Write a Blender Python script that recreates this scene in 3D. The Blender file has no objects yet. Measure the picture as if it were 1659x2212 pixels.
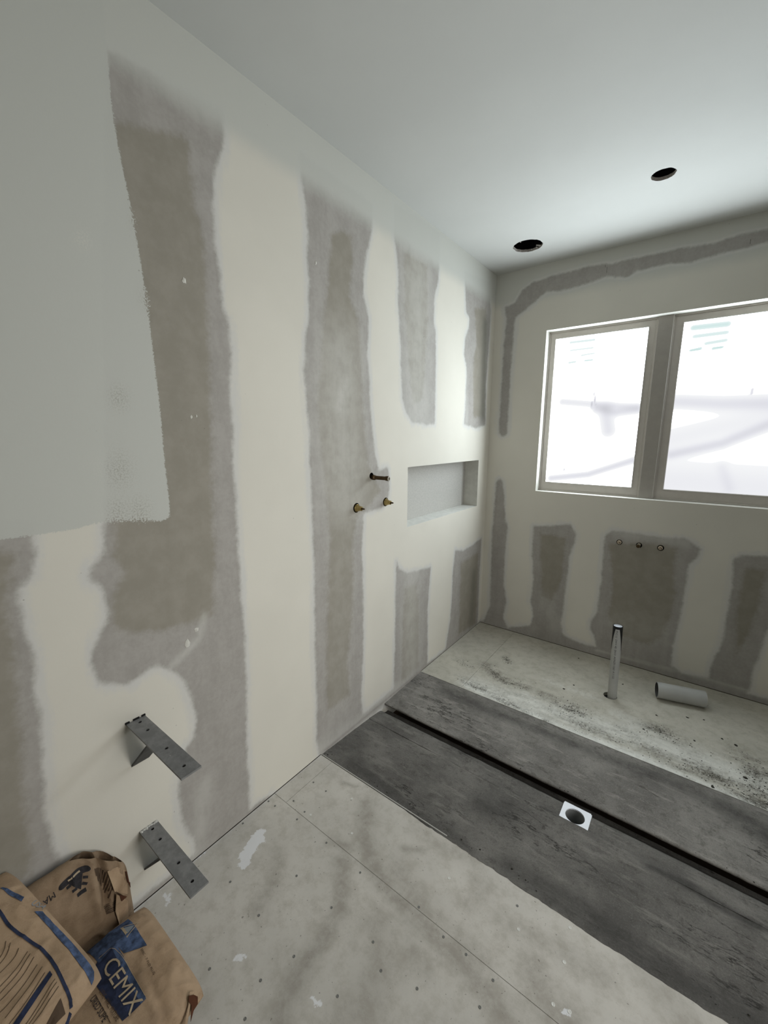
import bpy, bmesh, math, random, json
import numpy as np
from mathutils import Vector, Matrix, noise
from mathutils.geometry import tessellate_polygon

S = bpy.context.scene
COL = S.collection
CAM = json.loads('{"f": 887.992, "R": [[0.796237, 0.604979, 0.002691], [0.111381, -0.142219, -0.983549], [-0.594643, 0.783438, -0.180623]], "C": [1.17284, -2.74486, 1.37297]}')
# ------------------------------------------------------------------ camera
cd = bpy.data.cameras.new('camera'); cam = bpy.data.objects.new('camera', cd); COL.objects.link(cam)
cd.sensor_fit = 'VERTICAL'; cd.sensor_height = 36.0; cd.lens = CAM['f'] / 2212 * 36.0
cd.clip_start = 0.02; cd.clip_end = 50
r_ = CAM['R']; c_ = CAM['C']
cam.matrix_world = Matrix(((r_[0][0], -r_[1][0], -r_[2][0], c_[0]), (r_[0][1], -r_[1][1], -r_[2][1], c_[1]),
                           (r_[0][2], -r_[1][2], -r_[2][2], c_[2]), (0, 0, 0, 1)))
S.camera = cam
# ------------------------------------------------------------------ world, lights, exposure
w = bpy.data.worlds.new('world'); S.world = w; w.use_nodes = True
w.node_tree.nodes['Background'].inputs[0].default_value = (0.85, 0.92, 1.0, 1); w.node_tree.nodes['Background'].inputs[1].default_value = 0.8
S.view_settings.view_transform = 'Standard'; S.view_settings.look = 'None'
S.view_settings.gamma = 1.0; S.view_settings.use_curve_mapping = False
S.view_settings.exposure = 0.0
S.cycles.use_denoising = True
S.cycles.max_bounces = 14; S.cycles.diffuse_bounces = 10
S.cycles.sample_clamp_indirect = 10
PANE = 16.3                 # daylight through the frosted panes
ROOM_X, ROOM_Y, H = 2.35, -3.35, 2.4
# added fill lamp, out of view in an assumed doorway of the right wall
ld = bpy.data.lights.new('doorway_daylight', 'AREA'); ld.shape = 'RECTANGLE'; ld.size = 0.8; ld.size_y = 1.95; ld.energy = 11.3; ld.spread = math.radians(114); ld.color = (1.0, 0.975, 0.93)
lo = bpy.data.objects.new('doorway_daylight', ld); COL.objects.link(lo); lo.location = (ROOM_X + .13, -1.88, 1.0); lo.rotation_euler = (math.radians(86), 0, math.radians(90))

DATA = json.loads('''{"L_film":[[[-2.2452,2.2414],[-2.1761,2.2475],[-2.0746,2.2578],[-1.9587,2.2683],[-1.9557,2.2135],[-1.9626,2.178],[-1.9798,2.1389],[-1.9947,2.092],[-2.0032,2.0188],[-2.006,1.9469],[-1.9999,1.8764],[-1.9952,1.8034],[-1.9934,1.7468],[-1.9788,1.7178],[-1.973,1.6263],[-1.9837,1.5436],[-1.9871,1.4745],[-1.984,1.4044],[-1.9923,1.2894],[-1.9901,1.1553],[-1.9948,1.0158],[-1.9909,0.921],[-1.9928,0.8417],[-1.9886,0.718],[-1.9937,0.5323],[-2.0,0.4094],[-2.0089,0.2757],[-2.0094,0.1518],[-2.0113,0.0012],[-2.1772,-0.0008],[-2.219,0.0055],[-2.2221,0.0811],[-2.239,0.1178],[-2.2509,0.1719],[-2.2534,0.2441],[-2.2507,0.3075],[-2.2358,0.3627],[-2.2191,0.4203],[-2.191,0.4347],[-2.1765,0.4818],[-2.1814,0.5321],[-2.1939,0.595],[-2.2086,0.6418],[-2.2328,0.6844],[-2.2695,0.7199],[-2.3008,0.7248],[-2.3263,0.7131],[-2.3568,0.7034],[-2.3886,0.7227],[-2.4179,0.7405],[-2.4256,0.7655],[-2.4304,0.8066],[-2.4235,0.8419],[-2.4049,0.8723],[-2.3845,0.8964],[-2.3808,0.9523],[-2.385,0.9913],[-2.4003,1.0106],[-2.4118,1.0236],[-2.4071,1.0487],[-2.3946,1.0636],[-2.3768,1.069],[-2.3691,1.1217],[-2.3597,1.1915],[-2.3476,1.3066],[-2.3186,1.6359]],[[-2.5947,1.2242],[-2.5553,1.1987],[-2.5042,1.1853],[-2.5059,1.1161],[-2.5177,1.0589],[-2.5417,1.0473],[-2.5483,1.0189],[-2.5473,0.9746],[-2.5468,0.9183],[-2.5367,0.8562],[-2.5492,0.7798],[-2.5444,0.7042],[-2.552,0.6091],[-2.5635,0.4886],[-2.5597,0.3639],[-2.5395,0.245],[-2.5439,0.0237],[-2.7959,0.3934]],[[-1.669,2.3038],[-1.5103,2.3053],[-1.2818,2.306],[-1.2882,2.2014],[-1.3278,2.0849],[-1.3433,2.0022],[-1.3439,1.9406],[-1.3084,1.8589],[-1.3216,1.727],[-1.3097,1.6341],[-1.301,1.4987],[-1.2851,1.3991],[-1.2653,1.2961],[-1.2413,1.2146],[-1.1843,1.2328],[-1.1659,1.2229],[-1.1577,1.1378],[-1.1684,1.06],[-1.2518,1.0375],[-1.3497,1.0342],[-1.3642,0.8823],[-1.3571,0.6125],[-1.3594,0.3792],[-1.3791,0.1453],[-1.3666,0.0048],[-1.6612,-0.0015],[-1.6745,0.085],[-1.6666,0.3012],[-1.6692,0.5139],[-1.6642,0.7145],[-1.6594,0.9076],[-1.6607,1.0021],[-1.6633,1.185],[-1.6668,1.2736],[-1.665,1.3772],[-1.6771,1.5272],[-1.6826,1.6076],[-1.6683,1.7365],[-1.653,1.7863],[-1.6463,1.8958],[-1.6523,2.0138],[-1.6433,2.0755],[-1.6511,2.1447],[-1.6629,2.2104]],[[-1.131,2.366],[-0.9341,2.386],[-0.7376,2.386],[-0.7374,2.2069],[-0.7443,2.1566],[-0.7779,2.0751],[-0.7768,1.955],[-0.7561,1.9205],[-0.7451,1.76],[-0.7427,1.6051],[-0.7421,1.4409],[-0.8336,1.4339],[-0.9025,1.444],[-0.9633,1.44],[-1.0226,1.4875],[-1.0559,1.5558],[-1.067,1.6723],[-1.0781,1.8263],[-1.0972,1.9746],[-1.0952,2.0785],[-1.1072,2.1609],[-1.1329,2.2418]],[[-0.4544,2.296],[-0.1017,2.3317],[-0.0818,2.2279],[-0.0663,2.1622],[-0.0735,1.9774],[-0.0883,1.7234],[-0.072,1.4515],[-0.2151,1.4276],[-0.3896,1.4497],[-0.3795,1.5167],[-0.3802,1.7801],[-0.4239,1.8607],[-0.4104,1.9585],[-0.3695,2.0101],[-0.3684,2.0669],[-0.4146,2.0848],[-0.4358,2.2138]],[[-1.0947,0.7463],[-1.0693,0.7001],[-0.9911,0.6539],[-0.8706,0.6375],[-0.7498,0.6253],[-0.7599,0.5006],[-0.7714,0.4008],[-0.7595,-0.0097],[-1.1099,-0.0229],[-1.1007,0.2668],[-1.0999,0.5272]],[[-0.4479,0.6615],[-0.3347,0.6301],[-0.1953,0.6384],[-0.0459,0.6614],[-0.0526,0.4281],[-0.0468,-0.0123],[-0.5346,-0.0055],[-0.4849,0.1951],[-0.4679,0.3174],[-0.4683,0.5063]],[[-2.45,-0.02],[-2.45,0.022],[-1.98,0.02],[-1.93,0.012],[-1.9,-0.02]],[[-1.66,-0.02],[-1.6,0.03],[-1.35,0.03],[-1.05,0.035],[-0.8,0.02],[-0.6,0.012],[0,0.012],[0,-0.02]]],"L_paper":[[[-2.2885,2.0915],[-2.2465,2.0936],[-2.1888,2.1178],[-2.138,2.1371],[-2.0727,2.1525],[-2.0564,2.1381],[-2.0546,2.0523],[-2.0544,1.9917],[-2.0324,1.914],[-2.0331,1.8178],[-2.0358,1.6932],[-2.0445,1.5634],[-2.049,1.4302],[-2.0582,1.2926],[-2.0662,1.1507],[-2.0697,1.0034],[-2.082,0.8843],[-2.0926,0.8098],[-2.1288,0.8044],[-2.1869,0.8113],[-2.2541,0.8172],[-2.3257,0.8404],[-2.3737,0.8663],[-2.3759,0.938],[-2.3563,0.9826],[-2.3398,1.016],[-2.3578,1.0706],[-2.3512,1.1545],[-2.3282,1.3056]],[[-1.5351,2.1139],[-1.4776,2.139],[-1.4064,2.1513],[-1.4024,2.0618],[-1.4241,1.9206],[-1.3744,1.845],[-1.3551,1.7218],[-1.351,1.5344],[-1.3336,1.3985],[-1.3154,1.2566],[-1.2621,1.169],[-1.2128,1.121],[-1.2863,1.0748],[-1.3944,1.0157],[-1.4273,0.8958],[-1.4173,0.7429],[-1.4327,0.5707],[-1.4681,0.3577],[-1.4521,0.1849],[-1.6101,0.1807],[-1.6135,0.4255],[-1.5941,0.6912],[-1.576,0.9276],[-1.5818,1.0834],[-1.5936,1.1969],[-1.6137,1.3422],[-1.6221,1.5148],[-1.5969,1.6844],[-1.5834,1.801],[-1.5496,1.9532]],[[-1.0571,2.2073],[-0.8432,2.2143],[-0.8314,1.9372],[-0.862,1.5698],[-0.9696,1.5171],[-1.017,1.7742],[-1.0528,1.9932]],[[-0.3129,2.1463],[-0.1264,2.1762],[-0.0932,1.5056],[-0.2621,1.4847],[-0.3032,1.7761],[-0.2669,1.9444]],[[-1.0203,0.5844],[-0.8973,0.5746],[-0.8642,0.449],[-0.8555,0.0423],[-1.0405,0.0185],[-1.0381,0.3746]],[[-0.3623,0.5573],[-0.0836,0.5738],[-0.0726,0.005],[-0.3557,0.0388]],[[-2.6044,1.148],[-2.5342,1.1224],[-2.5631,1.0129],[-2.5636,0.8801],[-2.5729,0.7692],[-2.5859,0.558],[-2.5985,0.3054],[-2.789,0.4438]]],"L_prime":[[[-2.2432,2.2778],[-2.2452,2.2148],[-2.2472,2.1321],[-2.2432,2.069],[-2.238,2.014],[-2.2294,1.9489],[-2.2238,1.8903],[-2.2157,1.8095],[-2.2107,1.7244],[-2.2068,1.6472],[-2.205,1.5555],[-2.202,1.4728],[-2.2015,1.3874],[-2.2021,1.2995],[-2.2003,1.222],[-2.2008,1.1455],[-2.2244,1.1386],[-2.2835,1.1508],[-2.3609,1.1609],[-2.4375,1.152],[-2.5025,1.152],[-2.5609,1.153],[-2.6305,1.1536],[-2.9651,1.2444],[-2.7809,2.3692],[-2.2698,2.9669]]],"L_dry":[[-2.324760119044963,1.2879618681299005,0.035],[-2.301241340926045,1.4656193651749996,0.022],[-2.2815323800931053,1.1706411156133913,0.03],[-2.3362876321608272,1.1762477129416655,0.03],[-2.204976247225636,1.8972506363168207,0.02],[-2.2002288263854965,1.715956799177805,0.02],[-2.3370781370544784,1.8104558737025844,0.015]],"L_skim":[[[[-1.489,1.6663],[-1.5077,1.451],[-1.4847,1.2648],[-1.4731,1.1476]],0.16,0.5],[[[-1.4638,1.5806],[-1.4933,1.488]],0.06,0.75],[[[-0.9458,2.1222],[-0.9255,1.4735]],0.14,0.5],[[[-0.9549,0.6388],[-0.9394,0.0534]],0.1,0.42],[[[-1.4937,0.8689],[-1.527,0.0846]],0.12,0.13],[[[-1.0223,0.009],[-1.3808,-0.0045],[-1.66,0.0299]],0.05,0.5],[[[-0.4759,1.2159],[-0.4096,1.7631],[-0.3505,1.4394]],0.03,0.3],[[[-2.1273,0.8224],[-2.1481,0.7533],[-2.2381,0.702]],0.012,0.5],[[[-2.2172,0.0075],[-2.1743,0.2401]],0.03,0.35],[[[-1.9566,2.2582],[-2.1346,2.2335]],0.02,0.15]],"L_dirt":[[[[-0.1435,2.0765],[-0.1228,1.5044]],0.05,0.75],[[[-0.1444,0.4181],[-0.1569,0.073]],0.05,0.5],[[[-0.5464,-0.0132],[-1.0669,0.0042],[-1.6328,0.0068]],0.008,0.6]],"B_film":[[[0.0646,2.1998],[0.1278,2.2109],[0.1683,2.2741],[0.2404,2.3131],[0.3918,2.3253],[0.533,2.3317],[0.6402,2.3279],[0.6746,2.3178],[0.7486,2.3228],[0.8675,2.3197],[0.9786,2.3211],[1.1188,2.3093],[1.2139,2.3233],[1.3104,2.3192],[1.6503,2.3226],[1.6608,2.251],[1.3176,2.2631],[1.2518,2.2579],[1.1569,2.2547],[1.0236,2.2418],[0.9344,2.2588],[0.8597,2.2545],[0.7966,2.2524],[0.7485,2.2327],[0.6465,2.2577],[0.5768,2.2444],[0.4475,2.2292],[0.3288,2.238],[0.2781,2.2134],[0.2597,2.1955],[0.1391,2.1235],[0.1316,1.9478],[0.128,1.8017],[0.1293,1.6226],[0.1271,1.3903],[0.099,1.3749],[0.0684,1.3966],[0.0703,1.5378],[0.0719,1.6824],[0.0724,1.955],[0.0813,2.1243]],[[0.0701,1.061],[0.092,1.0882],[0.1162,1.0705],[0.1366,0.9434],[0.1474,0.8141],[0.1709,0.7513],[0.163,0.6003],[0.1642,0.3441],[0.1923,0.2112],[0.1722,0.0818],[0.2243,0.0146],[0.0129,-0.0265],[0.0701,0.1439],[0.0661,0.3574],[0.0586,0.7021],[0.0667,0.9367]],[[0.3436,0.7846],[0.4556,0.8028],[0.5724,0.8305],[0.6098,0.7727],[0.6063,0.715],[0.5838,0.6164],[0.5816,0.5011],[0.5782,0.3994],[0.5744,0.2637],[0.565,0.1599],[0.5859,0.0771],[0.6848,0.0559],[0.7885,0.0577],[0.7996,-0.0088],[0.2268,-0.0276],[0.2236,0.0252],[0.3689,0.0788],[0.3857,0.1591],[0.3604,0.2542],[0.3679,0.4232],[0.3479,0.583]],[[0.7714,0.782],[0.8077,0.8217],[0.8992,0.8235],[0.9783,0.8186],[1.0801,0.8177],[1.1568,0.8308],[1.1918,0.8115],[1.2356,0.7798],[1.2287,0.7344],[1.1956,0.6845],[1.1945,0.5816],[1.1924,0.4668],[1.1899,0.3525],[1.1818,0.2684],[1.175,0.189],[1.1809,0.072],[1.2272,0.0483],[1.2715,0.0362],[1.277,-0.0137],[0.7735,-0.018],[0.7914,0.0555],[0.7692,0.1259],[0.7465,0.1716],[0.7394,0.2231],[0.7697,0.2739],[0.7777,0.4219],[0.7751,0.5686]],[[1.3769,0.7541],[1.4036,0.7764],[1.5047,0.7873],[1.6045,0.8009],[1.5895,0.6652],[1.5619,0.4869],[1.5491,0.3822],[1.5411,0.2766],[1.5249,0.1602],[1.5241,0.0469],[1.4946,0.0128],[1.2754,0.0002],[1.2488,0.0478],[1.3561,0.0574],[1.3539,0.1295],[1.3654,0.2028],[1.3826,0.2578],[1.3853,0.318],[1.3851,0.3847],[1.3885,0.517],[1.3869,0.6247]],[[0,-0.03],[0,0.012],[0.3,0.014],[0.8,0.03],[1.2,0.03],[1.6,0.034],[2.6,0.034],[2.6,-0.03]],[[1.9,-0.1],[1.9,0.73],[2.05,0.75],[2.05,-0.1]]],"B_paper":[[[0.7893,0.7501],[0.9511,0.7703],[1.0829,0.7914],[1.138,0.7738],[1.1342,0.6715],[1.1597,0.5137],[1.1532,0.373],[1.1207,0.2205],[1.0586,0.1564],[0.8869,0.177],[0.8314,0.2833],[0.8374,0.4958]],[[0.3854,0.7493],[0.5598,0.7441],[0.5561,0.4641],[0.5079,0.2919],[0.4316,0.3056],[0.3964,0.5918]],[[1.4184,0.7146],[1.5131,0.7213],[1.5081,0.4972],[1.4773,0.3076],[1.4416,0.2157],[1.414,0.5235]]],"B_skim":[[[[0.8281,0.8133],[1.1659,0.8047]],0.03,0.35],[[[0.5345,0.1345],[0.4638,0.2806]],0.05,0.3],[[[0.8786,0.2662],[1.1394,0.2552]],0.08,0.18],[[[0.7956,0.0378],[1.2272,0.0483],[1.5461,0.0478]],0.008,0.5]],"F_dark":[[[[0.3168,-1.7264],[0.3811,-1.8165],[0.4612,-1.8764],[0.5789,-1.9092],[0.7184,-1.9232],[0.8384,-1.9353],[0.952,-1.9697]],0.035,0.75],[[[0.5389,-1.854],[0.6556,-1.898],[0.755,-1.9091],[0.8536,-1.9115]],0.05,0.55],[[[0.3887,-1.9318],[0.4756,-2.0354],[0.4922,-2.1363],[0.4948,-2.2209],[0.5268,-2.3056]],0.03,0.75],[[[0.3148,-1.899],[0.3756,-1.8833]],0.02,0.7],[[[0.2072,-2.0512],[0.2653,-2.1153],[0.2848,-2.1809]],0.03,0.55],[[[0.5866,-2.0097],[0.6583,-2.0605],[0.6695,-2.1327],[0.6667,-2.199]],0.05,0.5],[[[0.5206,-1.6882],[0.6321,-1.6875],[0.7397,-1.6639]],0.03,0.45],[[[0.7643,-1.7174],[0.8039,-1.7375],[0.7757,-1.8064]],0.03,0.4],[[[0.974,-1.8319],[1.0268,-1.8923],[1.0782,-1.8854]],0.045,0.7],[[[0.8659,-1.7823],[1.0114,-1.7534],[1.1231,-1.742]],0.035,0.45],[[[0.7059,-1.9992],[0.7512,-2.0018]],0.03,0.5],[[[0.5222,-1.7774],[0.5825,-1.7413]],0.012,0.8],[[[0.1749,-1.7017],[0.2341,-1.6845]],0.008,0.8],[[[1.2175,-1.6583],[1.2971,-1.7066]],0.05,0.4]],"F_white":[[[[0.1217,-2.1165],[0.1064,-2.0787],[0.0901,-2.0387]],0.022,1.0],[[[0.1389,-2.1318],[0.1139,-2.0931]],0.02,1.0],[[[0.0942,-2.0569],[0.1178,-2.0494]],0.018,0.9],[[[0.0198,-2.3276],[0.0567,-2.3395],[0.048,-2.3271]],0.014,0.6],[[[0.3391,-2.2939],[0.3487,-2.2792]],0.01,1.0],[[[0.5637,-2.2242],[0.5802,-2.2274]],0.009,0.9],[[[-0.0076,-2.2528],[0.0034,-2.1874]],0.012,0.5],[[[1.0638,-1.8692],[1.0756,-1.8654]],0.01,0.8]],"R_dust":[[[[0.2775,-0.7812],[0.6235,-0.7323],[1.0481,-0.7428],[1.532,-0.7727]],0.09,0.42],[[[1.4913,-0.6065],[1.5295,-0.8]],0.05,1.0],[[[0.2864,-0.5473],[0.4594,-0.6251],[0.5296,-0.5991]],0.045,1.0],[[[0.2405,-0.7645],[0.4739,-0.7984],[0.7234,-0.8345]],0.03,0.9],[[[0.7682,-0.6685],[0.8293,-0.6446]],0.05,1.0],[[[0.6581,-0.607],[0.8315,-0.7517],[1.0523,-0.7759]],0.05,0.7],[[[1.1428,-0.5747],[1.216,-0.577]],0.06,0.9],[[[1.3043,-0.7181],[1.3952,-0.7691],[1.5295,-0.8]],0.07,1.0],[[[1.0218,-0.687],[1.2081,-0.7594],[1.3648,-0.8204]],0.05,0.6],[[[1.4936,-0.5734],[1.5743,-0.6321]],0.08,1.0],[[[0.3358,-0.3753],[0.3744,-0.4141]],0.02,0.6],[[[0.1158,-0.5786],[0.2194,-0.5987]],0.03,0.3]],"R_white":[[[[0.3021,-0.7735],[0.7403,-0.7352],[1.1329,-0.678],[1.5401,-0.6864]],0.1,0.75],[[[0.2814,-0.7893],[0.5273,-0.8061],[0.8081,-0.8308],[1.1454,-0.8235],[1.393,-0.8397],[1.5265,-0.8319]],0.045,1.0],[[[0.5583,-0.6834],[0.8572,-0.7732],[1.1057,-0.583]],0.05,0.7],[[[1.004,-0.5555],[1.2007,-0.6261]],0.06,0.6],[[[0.6199,-0.4737],[0.8857,-0.4829]],0.03,0.4]],"S_dark":[[[[0.8299,-1.6136],[1.038,-1.6063],[1.2145,-1.624],[1.4378,-1.6113]],0.05,0.7],[[[0.6565,-1.4416],[0.7522,-1.4062]],0.05,0.7],[[[0.124,-1.5883],[0.4909,-1.6421],[0.6748,-1.6345]],0.04,0.6],[[[0.1991,-0.9064],[0.4463,-0.915],[0.7858,-0.9061],[1.068,-0.8988],[1.3062,-0.8925],[1.5176,-0.9269]],0.04,0.65],[[[1.391,-0.9058],[1.5154,-0.9504]],0.06,0.8],[[[1.2508,-1.3107],[1.3779,-1.3315],[1.4611,-1.3283]],0.015,0.9],[[[1.1884,-1.3214],[1.3106,-1.3005],[1.4409,-1.3291]],0.012,0.8],[[[0.8542,-1.2906],[0.8908,-1.3003]],0.02,0.6]],"screw_dark":[[0.1546,-1.9224],[0.1533,-1.8849],[0.0843,-1.8788],[0.1514,-1.7722],[0.0815,-1.7731],[0.3023,-1.9201],[0.3043,-2.0544],[0.4583,-1.9245],[0.1532,-2.1923],[0.3015,-2.1947],[0.4573,-2.1964],[0.3023,-2.3477],[0.4554,-2.0518],[0.6063,-2.0427],[0.4577,-2.3474],[0.6055,-2.1837],[0.6614,-2.0786],[0.4278,-2.2812],[0.0459,-1.9358],[0.0099,-1.9381],[0.0119,-2.0516],[0.6607,-1.8937],[0.7556,-2.0513],[0.755,-1.9145],[0.8918,-1.7129],[0.8964,-1.9874],[0.8231,-1.9123],[0.902,-1.9194]],"screw_light":[[0.9152,-1.7696],[1.0302,-1.677],[1.0378,-1.7694],[1.0377,-1.8733],[1.073,-1.8632],[0.6927,-1.7668],[0.2549,-1.7355],[0.3488,-1.8412],[0.1801,-1.8795]],"chips":[[0.9737,-0.2477],[1.337,-0.3437],[1.2728,-0.3715],[1.1483,-0.445],[1.4048,-0.4552],[1.3648,-0.8204],[1.4717,-0.6817],[0.7573,-0.4246],[0.7208,-0.496],[1.4534,-0.4692],[1.3025,-0.5483],[1.1075,-0.6017],[0.7113,-0.1011]],"cracks":[[0.6481053232701843,2.2918302284813756,0.03],[1.2539007477071458,2.281233391715027,0.02],[0.639282895877708,2.3127579036889463,0.012]],"dabs":[[-2.1051966948579124,1.7906269730282929,0.007],[-2.1163111036617623,1.427579753668607,0.004],[-2.1008619408382696,1.4307922546452878,0.003],[-1.6093265733583666,1.9854217262603397,0.005],[-2.1528199812133693,0.7859897333310066,0.008],[-2.1847524647388896,0.7532917355991702,0.01],[-0.8688932851197069,1.8681135256208585,0.003]],"bags":{"C":{"o":[0.2435,-2.634,0.0738],"U":[0.98737,0.04584,-0.15163],"V":[-0.04531,0.99895,0.00696],"W":0.292,"L":0.47,"T":0.102},"B":{"o":[0.043,-2.655,0.165],"U":[0.0,1.0,0.0],"V":[-0.09334,0.0,0.99563],"W":0.46,"L":0.318,"T":0.064},"A":{"o":[0.216,-2.855,0.318],"U":[0.92443,0.22882,-0.30509],"V":[-0.22754,0.97294,0.04025],"W":0.352,"L":0.52,"T":0.085}},"C_band1":[[-0.1407,0.0917],[-0.1318,0.1861],[-0.0291,0.1826],[-0.0538,0.1403],[-0.0871,0.1361],[-0.0794,0.0965]],"C_band2":[[-0.0894,0.1005],[-0.0873,0.1376],[0.0664,0.1339],[0.0627,0.0857],[-0.0685,0.0736]],"C_text":[[-0.064,0.0971],[0.0665,0.0984],[-0.0633,0.1273]],"C_tri":[[-0.1187,0.1617],[-0.0974,0.1937],[-0.0813,0.1601]],"C_sub1":[[-0.0254,0.075],[0.0542,0.0766]],"C_sub2":[[-0.0272,0.0578],[0.0333,0.0589]],"C_line":[[-0.0264,0.0689],[0.0457,0.0688]],"C_side":[[-0.0312,0.1683],[0.0384,0.1639]],"C_fl":null,"C_flapL":[[0.1235,0.2058],[0.1288,0.217],[0.1416,0.2188],[0.1367,0.2026],[0.1651,0.178],[0.1694,0.165],[0.165,0.1616],[0.138,0.1956]],"C_flapD":[[0.1283,0.2014],[0.1331,0.2112],[0.141,0.2191],[0.1483,0.2172],[0.1504,0.2053],[0.1604,0.1921],[0.1424,0.2017],[0.1342,0.1979]],"C_crease":[[0.0167,0.1438],[0.0647,0.1433],[0.1258,0.1374]],"B_bar":[[0.091,0.1287],[0.1432,0.1345]],"B_tri":[[0.1002,0.1271],[0.1345,0.1292],[0.1224,0.0923]],"B_dash":[[[0.0994,0.1167],[0.1043,0.1175]],[[0.1077,0.102],[0.1139,0.1024]],[[0.1164,0.0848],[0.1292,0.0855]],[[0.1334,0.1159],[0.139,0.1145]],[[0.1288,0.1031],[0.1347,0.0993]]],"B_word":[[0.0517,0.1295],[0.0743,0.1314]],"B_hatch":[[0.1585,0.1289],[0.1671,0.1482],[0.1989,0.1117],[0.1901,0.0819],[0.1784,0.0531],[0.1689,0.0125],[0.1603,0.055],[0.1571,0.0972]],"B_print":[[0.1625,0.0051],[0.2018,0.0162],[0.1998,-0.0105],[0.1692,-0.0361],[0.1624,-0.0068]],"A_edge":[[-0.0346,0.24],[-0.0235,0.2497],[0.0389,0.252],[0.1076,0.2514],[0.156,0.2516],[0.1658,0.2466],[0.1693,0.2402],[0.1299,0.238],[0.0593,0.2404],[0.0225,0.2417]],"A_edge0":[[-0.1328,0.2269],[-0.1307,0.2304],[-0.0754,0.2419],[-0.07,0.2345],[-0.1058,0.2278]],"A_word":[[-0.0534,0.2425],[-0.028,0.2521]],"A_frame":[[-0.1106,0.2032],[-0.08,0.2022],[-0.0457,0.199],[-0.0129,0.2027],[0.0273,0.2112],[0.057,0.2135],[0.0956,0.2106],[0.1344,0.2047],[0.1737,0.2022],[0.1808,0.1716]],"A_bar":[[0.0914,0.2017],[0.1017,0.2005],[0.1205,0.1365],[0.1116,0.1313]],"A_code":[[0.144,0.1924],[0.1669,0.1905],[0.1651,0.1635],[0.1559,0.1582]],"A_lines":[[[-0.0207,0.1839],[-0.005,0.1733],[-0.0002,0.1568]],[[-0.0118,0.187],[0.0027,0.1758],[0.0096,0.1543]],[[0.009,0.1908],[0.0182,0.1809],[0.0228,0.1561],[0.0232,0.1422]],[[0.0266,0.1971],[0.0415,0.1695],[0.0436,0.1405]],[[0.0345,0.1975],[0.0491,0.172],[0.0527,0.1402]],[[0.0462,0.198],[0.0604,0.1705],[0.0635,0.1389],[0.0616,0.1322]],[[0.0626,0.1949],[0.0751,0.1652],[0.0794,0.1334],[0.0755,0.122]],[[0.0741,0.1976],[0.0877,0.1629],[0.0932,0.1288]],[[0.0873,0.195],[0.1004,0.1627],[0.1062,0.1282]],[[0.1118,0.1994],[0.1221,0.1679],[0.1295,0.1418]],[[0.1183,0.1991],[0.1275,0.1692],[0.1332,0.1439]],[[0.1264,0.1979],[0.1346,0.1696],[0.1386,0.147]]],"glassL":[[0.3828,1.9726],[0.8745,1.9694],[0.871,1.081],[0.3819,1.0828]],"glassR":[[1.0326,1.9725],[1.034,1.08]],"mull":[[0.9167,2.0222],[0.9851,2.0204],[0.9872,1.0251],[0.9187,1.0253]],"W_band":[[[[0.4451,1.5926],[0.6469,1.5669],[0.8549,1.5425]],0.016,0.3],[[[0.6488,1.545],[0.7506,1.5198],[0.8559,1.532]],0.02,0.45],[[[0.695,1.5351],[0.721,1.4121]],0.03,0.38],[[[0.41,1.1047],[0.6313,1.1418],[0.8839,1.2459]],0.014,0.45],[[[1.0391,1.565],[1.2394,1.5463],[1.4169,1.543],[1.5814,1.5355]],0.03,0.4],[[[1.0486,1.2774],[1.2635,1.3416],[1.4306,1.4348],[1.5843,1.5141]],0.02,0.42],[[[1.0185,1.3591],[1.4254,1.4755]],0.06,0.22],[[[0.6258,1.6332],[0.6369,1.5646]],0.0025,0.7],[[[0.6146,1.5847],[0.6205,1.5461]],0.0025,0.7],[[[0.4861,1.1695],[0.4897,1.1607]],0.003,0.6],[[[1.3493,1.6138],[1.3486,1.5913]],0.003,0.5],[[[1.043,1.1258],[1.5412,1.1132]],0.11,0.28],[[[1.2783,1.2156],[1.3197,1.1076]],0.02,0.15]],"W_green":[[[[0.4639,1.9459],[0.5989,1.9445]],0.007,0.4],[[[0.4676,1.8994],[0.5977,1.9001]],0.006,0.35],[[[0.5315,1.8625],[0.6056,1.8676]],0.006,0.35],[[[0.4626,1.8262],[0.5027,1.8277]],0.004,0.6],[[[0.555,1.8305],[0.5986,1.8313]],0.004,0.6],[[[1.0748,1.9426],[1.2151,1.9399]],0.012,0.55],[[[1.0837,1.8976],[1.2162,1.8999]],0.009,0.45],[[[1.137,1.8562],[1.217,1.8619]],0.008,0.45],[[[1.0756,1.8289],[1.1184,1.8332]],0.005,0.8],[[[1.1689,1.8272],[1.2061,1.8295]],0.005,0.75]]}''')

# ------------------------------------------------------------------ helpers
def obj(name, verts, faces, mats=None, parent=None, smooth=False, mids=None):
    me = bpy.data.meshes.new(name); me.from_pydata([tuple(v) for v in verts], [], faces); me.update()
    o = bpy.data.objects.new(name, me); COL.objects.link(o)
    if mats is not None:
        for m in (mats if isinstance(mats, (list, tuple)) else [mats]): me.materials.append(m)
    if mids is not None: me.polygons.foreach_set('material_index', mids)
    if smooth: me.polygons.foreach_set('use_smooth', [True] * len(me.polygons))
    if parent is not None:
        o.parent = parent
        o.matrix_parent_inverse = parent.matrix_world.inverted() if parent.type != 'EMPTY' else Matrix.Translation(-parent.location)
    return o
def tag(o, label=None, cat=None, group=None, kind=None):
    if label: o['label'] = label
    if cat: o['category'] = cat
    if group: o['group'] = group
    if kind: o['kind'] = kind
    return o
def thing(name, loc, label, cat, group=None):
    o = bpy.data.objects.new(name, None); COL.objects.link(o); o.location = loc; o.empty_display_size = .05
    return tag(o, label, cat, group)
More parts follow.
